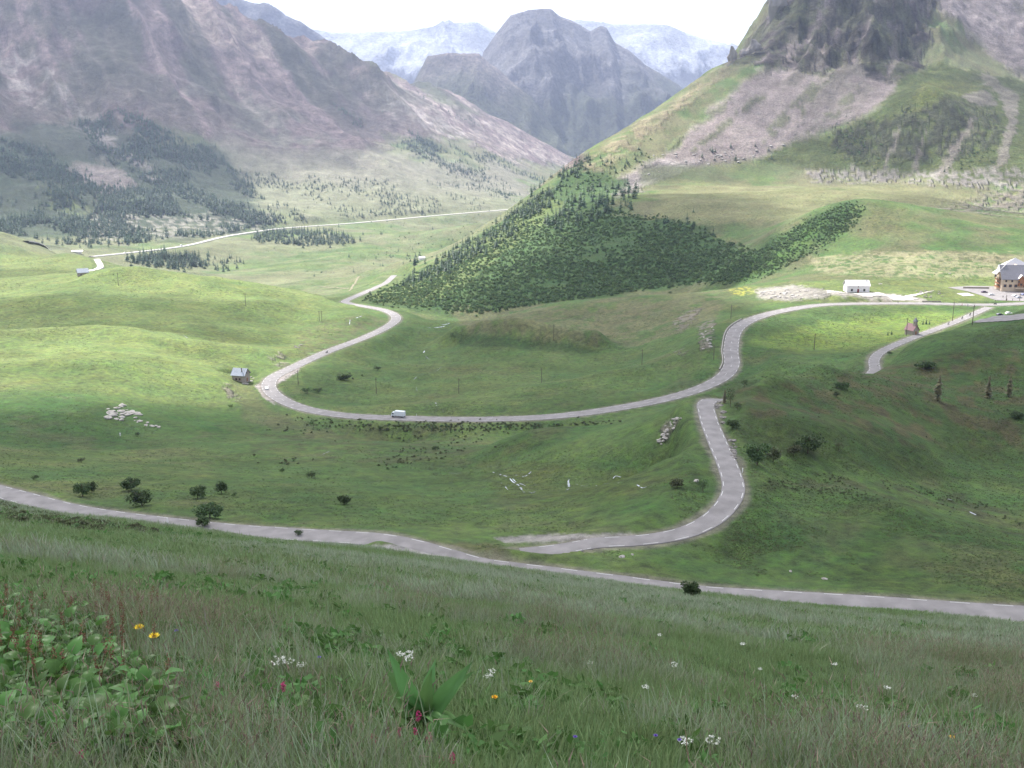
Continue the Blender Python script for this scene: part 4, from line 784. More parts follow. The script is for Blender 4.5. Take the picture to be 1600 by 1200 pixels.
q, rz, nn = on_road('pass_road', 424); l = roads['pass_road']; i = int(np.argmin(np.abs(project(l[:,0], l[:,1], l[:,2])[1] - 608) + (np.abs(project(l[:,0], l[:,1], l[:,2])[0] - 425) > 40) * 999)); t = l[i + 1] - l[i - 1]; nn = frame(l)[i]
car((l[i][0] + nn[0] * -1.6, l[i][1] + nn[1] * -1.6, l[i][2]), 0, math.atan2(t[1], t[0]), (.75,.75,.75), 'small white car in the left road bend', None)
for (u, v, rz, c, lb) in [(1538,457.5,.1,(.05,.02,.06),'dark car parked left of the hotel corner'),(1549,461.5,.1,(.7,.7,.72),'white car parked beside the hotel corner'),(1586,463.5,.3,(.75,.75,.78),'white car parked before the hotel wing'),(1592,466,.2,(.4,.42,.48),'silver blue car before the hotel wing, nearest the white car'),
    (1562,493,.25,(.04,.04,.07),'dark car in the lay-by at the pass'),(1576,491,.2,(.75,.75,.78),'white car in the lay-by at the pass'),(1599,461.5,.6,(.1,.12,.25),'dark blue car at the right edge before the hotel')]:
    car(u, v, rz, c, lb, 'cars parked at the hotel')
for (u, v, lb, nm) in [(197,391.5,'tiny pale vehicle on the near end of the far valley road','car'),(281,386,'white vehicle halfway along the far valley road','van')]:
    q, rz, nn = on_road('valley_road', u); car((q[0], q[1], q[2] + .5), 0, rz, (.75,.75,.75), lb, None, van=nm == 'van', s=1.6 if nm == 'van' else 1.2)
# people and motorcycles at the pass
def person_mesh():
    import bmesh
    J = [(0,0,.95),(0,0,1.2),(0,0,1.45),(0,0,1.56),(0,.01,1.72),(.11,0,.9),(.13,.02,.5),(.13,0,.06),(.14,-.14,.04),(-.11,0,.9),(-.15,-.04,.5),(-.16,.06,.06),(-.17,-.08,.04),(.2,0,1.42),(.27,.02,1.15),(.28,-.06,.9),(-.2,0,1.42),(-.27,.02,1.15),(-.26,-.08,.9)]
    E = [(0,1),(1,2),(2,3),(3,4),(0,5),(5,6),(6,7),(7,8),(0,9),(9,10),(10,11),(11,12),(2,13),(13,14),(14,15),(2,16),(16,17),(17,18)]
    R = [.15,.14,.15,.06,.11,.1,.07,.05,.04,.1,.07,.05,.04,.07,.05,.035,.07,.05,.035]
    me = bpy.data.meshes.new('person'); me.from_pydata(J, E, []); o = bpy.data.objects.new('person_source', me); COL.objects.link(o); o.modifiers.new('skin', 'SKIN')
    for i, r_ in enumerate(R): me.skin_vertices[0].data[i].radius = (r_, r_)
    me.skin_vertices[0].data[0].use_root = True; ss = o.modifiers.new('sub', 'SUBSURF'); ss.levels = 1; ss.render_levels = 1
    dg = bpy.context.evaluated_depsgraph_get(); out = bpy.data.meshes.new_from_object(o.evaluated_get(dg)); bpy.data.objects.remove(o); return out
PM = person_mesh()
def person(u, v, c, label, group=None, loc=None, rz=None):
    p = loc or hit(u, v); me = PM.copy(); me.materials.clear(); me.materials.append(mat('clothing', c, .9)); o = bpy.data.objects.new('person', me); COL.objects.link(o); o.location = p; o.rotation_euler = (0, 0, random.uniform(0, 6) if rz is None else rz); tag(o, label, 'person', group)
for (u, v, c, lb) in [(1503,478,(.3,.05,.05),'person in red standing at the roadside left of the junction'),(1512,479,(.05,.08,.2),'person in dark blue standing beside the one in red'),(1567,465.5,(.03,.03,.04),'dark clad person on the car park before the hotel'),(1582,470,(.04,.04,.05),'dark clad person at the front edge of the car park'),
    (1573,470,(.1,.05,.05),'person in brown at the front edge of the car park'),(1403,474,(.05,.05,.06),'lone person in dark clothes walking on the pass road'),(1555,472,(.05,.05,.05),'person in black at the left front of the car park')]: person(u, v, c, lb)
def motorcycle(loc, rz, label, group, c=(.04,.04,.05), rider=True):
    e = empty('motorcycle', loc, rz, label, 'motorcycle', group); wheel(e, -.7, 0, .32, .16); wheel(e, .75, 0, .32, .14); m = mat('motorcycle paint', c, .3, .6)
    prism('body', [(-.75,.75),(-.4,.4),(.35,.4),(.6,.85),(.35,1.05),(0,.8),(-.8,.95)], -.16, .16, m, e); prism('fork', [(.5,.95),(.58,.98),(.8,.32),(.72,.3)], -.07, .07, TYRE, e); box('handlebar', .4, .46, -.36, .36, 1.0, 1.06, TYRE, e); prism('seat', [(-.75,.9),(-.1,.8),(-.1,.88),(-.75,1.0)], -.13, .13, TYRE, e)
for (u, lb) in [(1480,'dark motorcycle parked on the upper road, leftmost of the three'),(1502,'dark motorcycle parked on the upper road, middle of the three'),(1516,'dark motorcycle parked on the upper road, nearest the junction')]:
    q, rz, nn = on_road('upper_road', u); motorcycle((q[0], q[1], q[2] + .05), rz + .3, lb, 'motorcycles on the upper road'); person(0, 0, (.05,.05,.06), 'person in dark riding gear beside the ' + lb.split(',')[1].strip() + ' motorcycle', None, (q[0] + .9, q[1] + .8, q[2]))
q, rz, nn = on_road('pass_road', 508, 562); motorcycle((q[0] + nn[0] * 1.5, q[1] + nn[1] * 1.5, q[2] + .05), rz, 'lone motorcycle on the straight above the left road bend', None); person(0, 0, (.05,.05,.07), 'person in dark clothes on the straight above the left bend', None, (q[0] + nn[0] * 2.3, q[1] + nn[1] * 2.3, q[2]))
q, rz, nn = on_road('pass_road', 1557); motorcycle((q[0], q[1], q[2] + .05), rz, 'motorcycle at the junction before the car park', None)
# poles
PW = mat('grey weathered pole', (.12, .10, .085), .9)
def pole(u, v, h, label, group='utility poles along the pass'):
    p = hit(u, v)
    if p[0] != p[0]: return
    e = empty('utility_pole', p, .4, label, 'pole', group); n_ = 8; V = [(math.cos(2 * math.pi * k / n_) * r_, math.sin(2 * math.pi * k / n_) * r_, z) for r_, z in ((.2, -.5), (.13, h)) for k in range(n_)]
    mesh_obj('mast', V, [(k, (k + 1) % n_, (k + 1) % n_ + n_, k + n_) for k in range(n_)] + [tuple(range(2 * n_ - 1, n_ - 1, -1))], PW, e); box('crossarm', -.9, .9, -.07, .07, h - .9, h - .75, PW, e)
for (u, v, h, lb) in [(1142,498,8.5,'utility pole behind the upper road bend'),(1272,547,9,'utility pole in the bright meadow inside the loop'),(1115,562,8,'utility pole on the eroded bank left of the upper bend'),(499,502,8.5,'left one of the twin poles above the left road'),(503,502,8.5,'right one of the twin poles above the left road'),
    (466,601,8.5,'utility pole just right of the left road bend'),(588,615,9,'utility pole in the meadow left of the winding brook'),(717,615,8.5,'utility pole in the meadow right of the winding brook'),(846,598,8.5,'utility pole at the centre of the loop meadow'),(865,532,11,'utility pole on the grassy dike'),
    (1003,570,9,'utility pole at the right of the loop meadow'),(1488,502,12,'tall pole between the pass road and the upper road'),(1416,524,10,'slim pole beside the chapel'),(1519,508,9,'slim pole behind the motorcycles'),(185,446,11,'utility pole on the crest of the left hill'),(384,478,10,'utility pole on the right flank of the left hill'),
    (1593,470,5,'short lamp pole at the car park edge'),(1572,470,4,'short pole at the car park edge')]: pole(u, v, h, lb)
WPM = mat('white post', (.75,.75,.75), .5)
for (u, v, h, lb) in [(262,818,1.3,'white marker post at the lower road near the bushes'),(1160,738,1.0,'pale marker post at the outside of the hairpin road'),(669,660,1.0,'white marker post below the valley road right of the truck'),(651,650,1.0,'white marker post above the valley road right of the truck')]:
    p = hit(u, v); o = box('marker_post', -.09, .09, -.09, .09, -.2, h, WPM); o.location = p; tag(o, lb, 'post')
# guard-rail beads at the pass: painted blocks
for k in range(6):
    p = hit(1443 + k * 5, 472.0); o = box('road_block', -.9, .9, -.3, .3, -.2, .7, DSTONE); o.location = p; tag(o, 'dark block in the short row across the road from the loop meadow', 'block', 'row of dark blocks')
#@@PART3
# ------------------------------------------------------------------ vegetation builders
def leaf_cloud(n_, rx, ry, rz_, size, seed, shell=.55, z0=0.0, lumps=None):
    """leaf-sized faces spread through lumps of a crown"""
    r_ = np.random.default_rng(seed); lumps = lumps or [(0, 0, 0, 1.0)]; V = []; Fc = []
    for i in range(n_):
        lx, ly, lz, ls = lumps[i % len(lumps)]; d = r_.normal(size=3); d /= np.linalg.norm(d); rad = ls * (shell + (1 - shell) * r_.random() ** .5)
        c = np.array([(lx + d[0] * rad) * rx, (ly + d[1] * rad) * ry, (lz + d[2] * rad) * rz_ + z0]); a = r_.normal(size=3) + d * .6 + np.array([0, 0, .5]); a /= np.linalg.norm(a)
        t = np.cross(a, r_.normal(size=3)); t /= np.linalg.norm(t) + 1e-9; b = np.cross(a, t); s = size * (.6 + .8 * r_.random()); k = len(V)
        V += [c - t * s, c + b * s * .5, c + t * s, c - b * s * .5]; Fc.append((k, k + 1, k + 2, k + 3))
    return V, Fc
def trunk_mesh(h, r0, seed=0, branches=4, spread=1.0):
    r_ = random.Random(seed); V = []; Fc = []
    def limb(a, b, ra, rb):
        k = len(V); n_ = 5; a, b = np.array(a), np.array(b); ax = b - a; ax /= np.linalg.norm(ax); s = np.cross(ax, (0.3, .9, .1)); s /= np.linalg.norm(s); t = np.cross(ax, s)
        for c, rr in ((a, ra), (b, rb)):
            for q in range(n_): an = 2 * math.pi * q / n_; V.append(c + (s * math.cos(an) + t * math.sin(an)) * rr)
        for q in range(n_): Fc.append((k + q, k + (q + 1) % n_, k + n_ + (q + 1) % n_, k + n_ + q))
    limb((0, 0, -.3), (0, 0, h), r0, r0 * .4)
    for i in range(branches):
        z = h * r_.uniform(.3, .85); an = r_.uniform(0, 6.3); limb((0, 0, z), (math.cos(an) * spread, math.sin(an) * spread, z + spread * .7), r0 * .45, r0 * .12)
    return V, Fc
def conifer_mesh(h, seed, dens=1.0, rad=.2, m=None, larch=False):
    """tapering crown of drooping needle sprays on whorls, with the trunk showing"""
    r_ = random.Random(seed); V = []; Fc = []; n_ = int(16 * dens)
    for i in range(n_):
        f = (i + .5) / n_; z = h * (.1 + .9 * f); R = h * rad * (1 - f) ** .8 * r_.uniform(.75, 1.2) + .08 * h * (1 - f) * .3; nb = max(3, int(7 * (1 - f) + 3))
        if larch: R = h * rad * (.25 + .75 * math.sin(math.pi * min(1, (f + .12) * .9)) ** .8) * (1 - f * .55) * r_.uniform(.5, 1.25); nb = 8
        for b in range(nb):
            if r_.random() < .22: continue
            a = 2 * math.pi * (b + r_.random() * .8) / nb + i * 1.3; rr = R * r_.uniform(.6, 1.15); dz = rr * r_.uniform(.25, .6); wd = rr * .33 + .015 * h; k = len(V); ca, sa = math.cos(a), math.sin(a)
            V += [(0, 0, z + .03 * h), (ca * rr * .6 - sa * wd, sa * rr * .6 + ca * wd, z - dz * .5), (ca * rr, sa * rr, z - dz), (ca * rr * .6 + sa * wd, sa * rr * .6 - ca * wd, z - dz * .5)]; Fc += [(k, k + 1, k + 2), (k, k + 2, k + 3)]
    k = len(V); V += [(.012 * h, 0, -.05 * h), (-.008 * h, .011 * h, -.05 * h), (-.008 * h, -.011 * h, -.05 * h), (0, 0, h)]; Fc += [(k, k + 1, k + 3), (k + 1, k + 2, k + 3), (k + 2, k, k + 3)]
    return V, Fc
BARK = mat('bark', (.09, .07, .05), .95, noise=.3, scale=4)
CONM = leafmat('dark conifer needles', (.045,.09,.045), .55, .2)
LARM = leafmat('reddish larch needles', (.12,.11,.06), .35, .2)
BUSHM = leafmat('dark willow leaves', (.065,.105,.042), .6, .4)
ALDM = leafmat('alder leaves', (.11,.175,.078), .6, .45)
HEAM = leafmat('low heath shrub leaves', (.10,.115,.06), .4, .3)
# ---- mid-distance bushes, each one its own thing
def bush(u, v, wpx, hpx, label, m=BUSHM, group=None, name='bush', seed=1, leaves=900, cat='bush'):
    p = hit(u, v)
    if p[0] != p[0]: return
    d = p[1] * CP - p[2] * SP; w_ = wpx / F * d / 1.75; h_ = hpx / F * d * 1.15
    e = empty(name, (p[0], p[1], p[2]), 0, label, cat, group); r_ = random.Random(seed)
    lumps = [(0, 0, 0, .72)] + [(r_.uniform(-.55, .55), r_.uniform(-.5, .5), r_.uniform(-.35, .45), r_.uniform(.22, .5)) for _ in range(14)]
    V, Fc = leaf_cloud(leaves, w_, w_ * .9, h_ * .52, w_ * .07 + .03, seed, .3, h_ * .5, lumps); mesh_obj('crown', V, Fc, m, e)
    V, Fc = trunk_mesh(h_ * .75, w_ * .05, seed, 6, w_ * .5); mesh_obj('trunk', V, Fc, BARK, e); return e
for i, (u, v, wp, hp, lb) in enumerate([(129,776,28,24,'round dark bush at the far left, left one of a touching pair'),(144,770,22,18,'smaller dark bush, right one of the touching pair at the far left'),(205,766,36,19,'wide dark bush behind the large bush on the left meadow'),(222,790,42,26,'largest round bush of the left meadow, below the wide one'),
    (309,779,29,20,'dark bush left of the small upright bush'),(346,771,24,19,'small upright dark bush above the roadside bushes'),(328,809,46,22,'broad dark bush standing just above the lower road'),(317,823,26,16,'dark bush at the edge of the lower road, below the broad one'),(467,838,18,10,'low bush on the verge of the lower road'),
    (538,788,25,15,'dark bush alone in the middle of the meadow'),(487,747,18,10,'small bush midway up the meadow, above the lone bush'),(441,739,10,8,'tiny bush high on the meadow'),(366,776,10,7,'tiny shrub beside the small upright bush'),(127,723,16,9,'low brownish shrub on the left meadow'),(55,750,12,8,'tiny shrub at the left border of the meadow'),
    (490,669,14,16,'thin shrub below the valley road, left of the truck'),(595,672,12,7,'small shrub on the embankment below the truck'),(680,704,16,7,'low shrub in the damp meadow below the truck'),(215,682,10,7,'small shrub below the pale outcrop'),(361,638,9,7,'tiny dark shrub below the stone hut'),
    (1080,941,34,36,'leafy round bush standing at the near edge of the lower road'),(1098,767,20,20,'dark bush beside the tall stone left of the hairpin road'),(1058,762,24,14,'greyish low bush left of the hairpin road'),(1141,636,18,32,'upright dark bush at the top of the hairpin road'),(1152,640,14,12,'small bush right of the upright one at the hairpin top'),
    (1163,604,14,11,'dark shrub on the skyline above the hairpin top'),(1183,727,44,34,'large dark bush clump in the gully right of the hairpin road'),(1208,722,26,26,'brownish bush right of the large gully clump'),(1262,709,48,30,'broad dark willow clump on the right hillside'),(1240,713,24,18,'small reddish bush left of the broad willow clump'),(1310,703,16,12,'small brown shrub right of the broad willow clump'),
    (1316,608,24,10,'flat dark shrub near the crest of the right hill'),(1307,620,14,10,'small round shrub below the flat dark shrub'),(1444,576,36,12,'long low dark shrub on the crest of the right hill'),(1390,556,10,8,'small shrub at the end of the upper road'),(1145,668,24,12,'dark shrub on the bank of the hairpin road'),
    (706,530,9,12,'small dark tree at the left end of the grassy dike'),(480,615,20,9,'low bush inside the left road bend'),(497,614,16,8,'low bush right of the one inside the left road bend'),(537,594,24,9,'flat bush in the meadow above the left road bend'),(590,579,14,7,'small bush left of the winding brook'),(1590,653,24,10,'dark flat shrub at the right edge of the hillside')]):
    bush(u, v, wp, hp, lb, HEAM if any(q in lb for q in ('brown', 'reddish', 'greyish')) else BUSHM, 'bushes of the meadows', seed=200 + i, leaves=1300 if wp > 20 else 350)
for (u, v, wp, hp, lb) in [(1326,862//1,0,0,'')][:0]: pass
for i, (u, v, hp, lb) in enumerate([(1465,627,42,'bare reddish larch on the right hillside, leftmost of three'),(1543,622,36,'dark reddish larch on the right hillside, middle of three'),(1576,620,34,'reddish larch on the right hillside, nearest the picture edge'),(1132,630,22,'small reddish conifer at the top of the hairpin road')]):
    p = hit(u, v); d = p[1] * CP - p[2] * SP; h_ = hp / F * d; e = empty('larch_tree', p, 0, lb, 'tree', 'larches on the right hillside')
    V, Fc = conifer_mesh(h_, 300 + i, 1.7, .24, larch=True); mesh_obj('crown', V, Fc, LARM, e); V, Fc = trunk_mesh(h_ * .8, h_ * .02, 300 + i, 0); mesh_obj('trunk', V, Fc, BARK, e)
for i, (u, v, hp) in enumerate([(1387,524,7),(1393,523,9),(1442,507,8),(1447,507,10),(1452,507,8),(1433,514,8)]):
    p = hit(u, v)
    if p[0] != p[0]: continue
    d = p[1] * CP; V, Fc = conifer_mesh(hp / F * d, 320 + i, 1.0, .25); o = mesh_obj('conifer', V, Fc, CONM); o.location = p
    tag(o, ['small conifer left of the chapel, first of the pair','small conifer left of the chapel, second of the pair','small conifer right of the chapel, left in its row','small conifer right of the chapel, tallest of its row','small conifer right of the chapel, right in its row','small conifer touching the chapel'][i], 'tree', 'little conifers by the chapel')
# ---- forests: the largest as individuals, the rest as one mass
CON = []
for i in range(5):
    V, Fc = conifer_mesh(1.0, 400 + i, .55, .2 + .03 * i); o = mesh_obj('conifer_source', V, Fc, CONM, link=False); CON.append(o)
SHR = []
for i in range(5):
    r_ = random.Random(450 + i); lumps = [(0, 0, 0, .7)] + [(r_.uniform(-.5, .5), r_.uniform(-.5, .5), r_.uniform(-.2, .4), .45) for _ in range(4)]
    V, Fc = leaf_cloud(90, .6 + .1 * (i % 3), .6, .36 + .07 * (i % 2), .17, 450 + i, .6, .3, lumps); SHR.append(mesh_obj('shrub_source', V, Fc, [ALDM, ALDM, leafmat('light alder leaves', (.14,.20,.085), .5, .4), leafmat('dark alder leaves', (.07,.115,.05), .5, .4), ALDM][i], link=False))
def sample_poly(poly, n_):
    us = [p[0] for p in poly]; vs = [p[1] for p in poly]; out = np.zeros((0, 2))
    while len(out) < n_:
        q = np.stack([RNG.uniform(min(us), max(us), n_ * 2), RNG.uniform(min(vs), max(vs), n_ * 2)], -1); out = np.vstack([out, q[inpoly(q[:, 0], q[:, 1], poly)]])
    return out[:n_]
def gather(spec):
    pts, sz, lab = [], [], []
    for poly, n_, (a, b), lb, Yr, clump in spec:
        q = sample_poly(poly, n_); q = q + RNG.normal(0, 1, q.shape) * np.array([9, 4]) * (RNG.random((len(q), 1)) < .35); h = hits(q[:, 0], q[:, 1]); ok = ~np.isnan(h[:, 0]) & (h[:, 1] > Yr[0]) & (h[:, 1] < Yr[1])
        gl_ = (gull(np.nan_to_num(h[:, 0]), np.nan_to_num(h[:, 1]), .62, 150, 3.0, 35) - .45) * (1.3 if Yr[0] == 1700 else 0)
        ok &= gl_ + fbm(np.nan_to_num(h[:, 0]), np.nan_to_num(h[:, 1]), .06 * np.nanmedian(h[:, 1]), 4, 77) > clump + RNG.normal(0, .14, len(h))
        h = h[ok]; pts.append(h); sz.append(RNG.uniform(a, b, len(h))); lab += [lb] * len(h)
    return np.vstack(pts), np.concatenate(sz), lab
def scatter_stuff(name, pts, sizes, sources, seed=0, tilt=.05, kind='stuff', wide=1.0, bias=None):
    me = bpy.data.meshes.new(name); me.vertices.add(len(pts)); me.vertices.foreach_set('co', pts.astype(np.float32).ravel())
    a = me.attributes.new('size', 'FLOAT', 'POINT'); a.data.foreach_set('value', sizes.astype(np.float32))
    r_ = np.random.default_rng(seed); rot = np.stack([r_.normal(0, tilt, len(pts)), r_.normal(0, tilt, len(pts)), r_.uniform(0, 6.283, len(pts))], -1)
    a = me.attributes.new('rot', 'FLOAT_VECTOR', 'POINT'); a.data.foreach_set('vector', rot.astype(np.float32).ravel())
    a = me.attributes.new('pick', 'INT', 'POINT'); pk = r_.integers(0, len(sources), len(pts)) if bias is None else np.clip((sstep(-.55, .55, bias + r_.normal(0, .16, len(pts))) * len(sources)).astype(int), 0, len(sources) - 1)
    a.data.foreach_set('value', pk.astype(np.int32))
    o = bpy.data.objects.new(name, me); COL.objects.link(o); g = bpy.data.node_groups.new(name, 'GeometryNodeTree'); g.interface.new_socket('Geometry', in_out='INPUT', socket_type='NodeSocketGeometry'); g.interface.new_socket('Geometry', in_out='OUTPUT', socket_type='NodeSocketGeometry')
    N = g.nodes.new; L = g.links.new; gi, go = N('NodeGroupInput'), N('NodeGroupOutput'); ip = N('GeometryNodeInstanceOnPoints'); jn = N('GeometryNodeJoinGeometry')
    for s in reversed(sources):
        oi = N('GeometryNodeObjectInfo'); oi.inputs['Object'].default_value = s; gt = N('GeometryNodeGeometryToInstance'); L(oi.outputs['Geometry'], gt.inputs[0]); L(gt.outputs[0], jn.inputs[0])
    def attr(nm, ty):
        n_ = N('GeometryNodeInputNamedAttribute'); n_.data_type = ty; n_.inputs['Name'].default_value = nm; return [q for q in n_.outputs if q.enabled and q.name == 'Attribute'][0]
    L(gi.outputs[0], ip.inputs['Points']); L(jn.outputs[0], ip.inputs['Instance']); ip.inputs['Pick Instance'].default_value = True; L(attr('pick', 'INT'), ip.inputs['Instance Index'])
    e2r = N('FunctionNodeEulerToRotation'); L(attr('rot', 'FLOAT_VECTOR'), e2r.inputs[0]); L(e2r.outputs[0], ip.inputs['Rotation']); L(attr('size', 'FLOAT'), ip.inputs['Scale']); L(ip.outputs[0], go.inputs[0])
    md = o.modifiers.new('scatter', 'NODES'); md.node_group = g; tag(o, kind=kind); return o
def forest(spec, sources, nm, cat, group, stuff_name, seed, limit=300):
    pts, sz, lab = gather(spec); app = sz / np.hypot(pts[:, 0], pts[:, 1]); order = np.argsort(-app); top, rest = order[:limit], order[limit:]; r_ = random.Random(seed)
    for k in top:
        o = bpy.data.objects.new(nm, sources[r_.randrange(len(sources))].data); COL.objects.link(o); o.location = (pts[k, 0], pts[k, 1], pts[k, 2] - .1); s = float(sz[k]); o.scale = (s * r_.uniform(.85, 1.2), s * r_.uniform(.85, 1.2), s); o.rotation_euler = (0, 0, r_.uniform(0, 6.3)); tag(o, lab[k], cat, group + lab[k])
    if len(rest): scatter_stuff(stuff_name, pts[rest], sz[rest], sources, seed)
LMY = (1700, 6000)
forest([([(905,300),(975,285),(1000,300),(990,325),(940,345),(870,365),(850,350)], 130, (11,16), 'tall dark conifer of the grove above the alder slope', (1000,2200), -1),
    ([(620,452),(700,398),(800,330),(880,262),(930,240),(900,290),(800,370),(690,430)], 620, (7,13), 'conifer on the sunlit left edge of the steep slope', (1000,2600), -.15),
    ([(930,250),(990,215),(1010,240),(960,280)], 70, (6,9), 'small conifer high on the steep right ridge', (1200,2600), -.1),
    ([(1010,345),(1080,340),(1100,372),(1030,375)], 16, (6,10), 'scattered conifer on the high pasture edge', (900,1800), -1),
    ([(1040,235),(1210,225),(1260,250),(1100,262)], 10, (8,12), 'lone conifer at the foot of the scree', (1300,2300), -1),
    ([(1250,150),(1420,160),(1550,250),(1400,290),(1180,255)], 50, (4,8), 'small conifer on the green spur of the right mountain', (1300,2300), 0),
    ([(640,408),(655,400),(660,414),(648,416)], 10, (9,14), 'conifer of the small clump at the end of the valley road', (1300,3000), -1),
    ([(390,368),(450,360),(530,362),(560,380),(480,385),(400,378)], 420, (11,16), 'conifer of the dark wood below the far road', LMY, -1),
    ([(205,402),(250,398),(300,400),(330,415),(270,420),(210,415)], 260, (12,17), 'conifer of the wood in front of the far road', (1500,3000), -1),
    ([(330,405),(370,400),(372,420),(340,430)], 25, (10,15), 'conifer right of the wood in front of the far road', (1400,3000), -1),
    ([(380,380),(700,345),(790,340),(700,400),(500,440),(400,420)], 90, (5,10), 'scattered conifer on the bright valley floor', (1400,3400), 0),
    ([(-20,215),(60,230),(150,290),(260,300),(420,350),(330,372),(130,385),(-20,360)], 6500, (11,18), 'conifer of the great forest on the left mountain', LMY, -.25),
    ([(120,190),(190,170),(330,235),(462,345),(400,352),(260,300),(160,250)], 4200, (11,17), 'conifer of the great forest on the left mountain', LMY, -.2),
    ([(520,162),(570,165),(640,205),(760,270),(840,300),(790,310),(650,240),(560,200)], 1900, (10,16), 'conifer of the dark belt climbing the left mountain', LMY, -.15),
    ([(650,215),(760,235),(860,260),(870,300),(800,300),(720,260)], 1100, (10,15), 'conifer near the mouth of the gorge', LMY, -.1),
    ([(620,128),(700,160),(760,190),(750,200),(690,175)], 90, (9,13), 'conifer on the crest of the left mountain', LMY, -.3),
    ([(380,270),(800,290),(800,325),(560,340),(420,350)], 1900, (7,12), 'scattered conifer above the far road', LMY, -.3)],
    CON, 'conifer', 'tree', 'conifers: ', 'conifer_forest', 31)
SH = (880, 2400)
forest([([(640,478),(720,410),(830,345),(930,325),(1080,350),(1185,395),(1260,365),(1160,436),(1100,442),(1000,454),(850,474),(740,490)], 9500, (1.0,3.9), 'rounded alder shrub of the dark slope', SH, -.38),
    ([(1085,440),(1180,395),(1260,345),(1320,318),(1350,322),(1335,355),(1270,395),(1200,432),(1130,446)], 2000, (.9,2.4), 'alder shrub on the green hump behind the barn', SH, -.5),
    ([(560,468),(620,445),(760,365),(860,290),(840,340),(740,410),(640,480)], 2600, (1.6,3.4), 'sunlit alder shrub on the left edge of the slope', SH, -.1),
    ([(880,300),(960,250),(1030,200),(1010,250),(930,300)], 160, (2,4), 'small shrub on the steep ridge', SH, 0),
    ([(1290,210),(1420,170),(1560,180),(1550,260),(1400,275),(1300,250)], 500, (2,4), 'shrub below the cliffs of the green spur', (1300,2300), .0),
    ([(420,320),(780,320),(760,390),(480,430),(400,400)], 260, (2,4), 'low shrub on the valley floor', (1400,3400), .1)],
    SHR, 'alder_shrub', 'shrub', 'shrubs: ', 'alder_thicket', 32)
# embankment scrub and heath tufts of the middle distance
pts, sz, _ = gather([([(440,648),(560,660),(900,662),(1000,655),(900,670),(620,676),(470,664)], 600, (.4,1.3), '', (380,520), -.4), ([(1130,600),(1600,510),(1600,760),(1300,700),(1160,680)], 500, (.3,.7), '', (220,500), .05),
    ([(1160,760),(1280,740),(1420,760),(1600,800),(1600,830),(1400,780)], 700, (.25,.6), '', (200,300), -.1), ([(380,672),(760,665),(780,700),(600,735),(400,725)], 500, (.4,1.2), '', (280,480), .1),
    ([(0,785),(130,815),(260,835),(200,845),(80,835),(0,830)], 500, (.3,.7), '', (50,170), -.1), ([(480,600),(560,580),(600,590),(500,612)], 60, (.7,1.5), '', (400,800), -.1), ([(500,510),(545,500),(540,520),(470,535)], 120, (.6,1.4), '', (600,900), 0)])
for s in SHR[:3]:
    pass
HSRC = []
for s in SHR[:3]:
    m_ = s.data.copy(); m_.materials.clear(); m_.materials.append(HEAM); HSRC.append(bpy.data.objects.new('heath_source', m_))
scatter_stuff('heath_scrub', pts, sz, HSRC + SHR[:1], 33)
TSRC = []
for i, c in enumerate([(.09,.14,.055), (.12,.165,.07), (.12,.12,.065), (.075,.115,.045)]):
    V, Fc = leaf_cloud(16, .9, .9, .12, .3, 470 + i, .2, .06); TSRC.append(mesh_obj('tussock_source', V, Fc, leafmat('tussock %d' % i, c, .3, .25), link=False))
tp_ = []
for poly, n_ in [([(0,690),(700,690),(1080,700),(1120,830),(600,835),(0,760)], 14000), ([(0,440),(560,480),(400,690),(0,690)], 9000), ([(420,640),(640,500),(1100,480),(1120,600),(700,650)], 12000), ([(1130,600),(1600,500),(1600,950),(1150,920)], 26000), ([(740,850),(1120,850),(1160,800),(1300,930),(740,880)], 3000), ([(1150,480),(1500,490),(1350,590),(1150,590)], 4000), ([(900,300),(1600,300),(1600,440),(1100,440)], 7000), ([(0,400),(160,400),(550,470),(0,450)], 2500), ([(400,330),(790,340),(600,450),(330,410)], 3500)]:
    q = sample_poly(poly, n_); h = hits(q[:, 0], q[:, 1]); h = h[~np.isnan(h[:, 0])]; ft, fs = locate(h[:, 0], h[:, 1]); vd = VERGE[ft.astype(int), fs.astype(int)]
    cl = fbm(h[:, 0], h[:, 1], 22, 5, 66); h = h[(vd > 1.6) & (cl > -.12)]; tp_.append(h)
tp_ = np.vstack(tp_); dd = np.hypot(tp_[:, 0], tp_[:, 1]); scatter_stuff('meadow_tussocks', tp_, RNG.uniform(.15, .5, len(tp_)) * (.45 + dd / 800), TSRC, 34, .15)
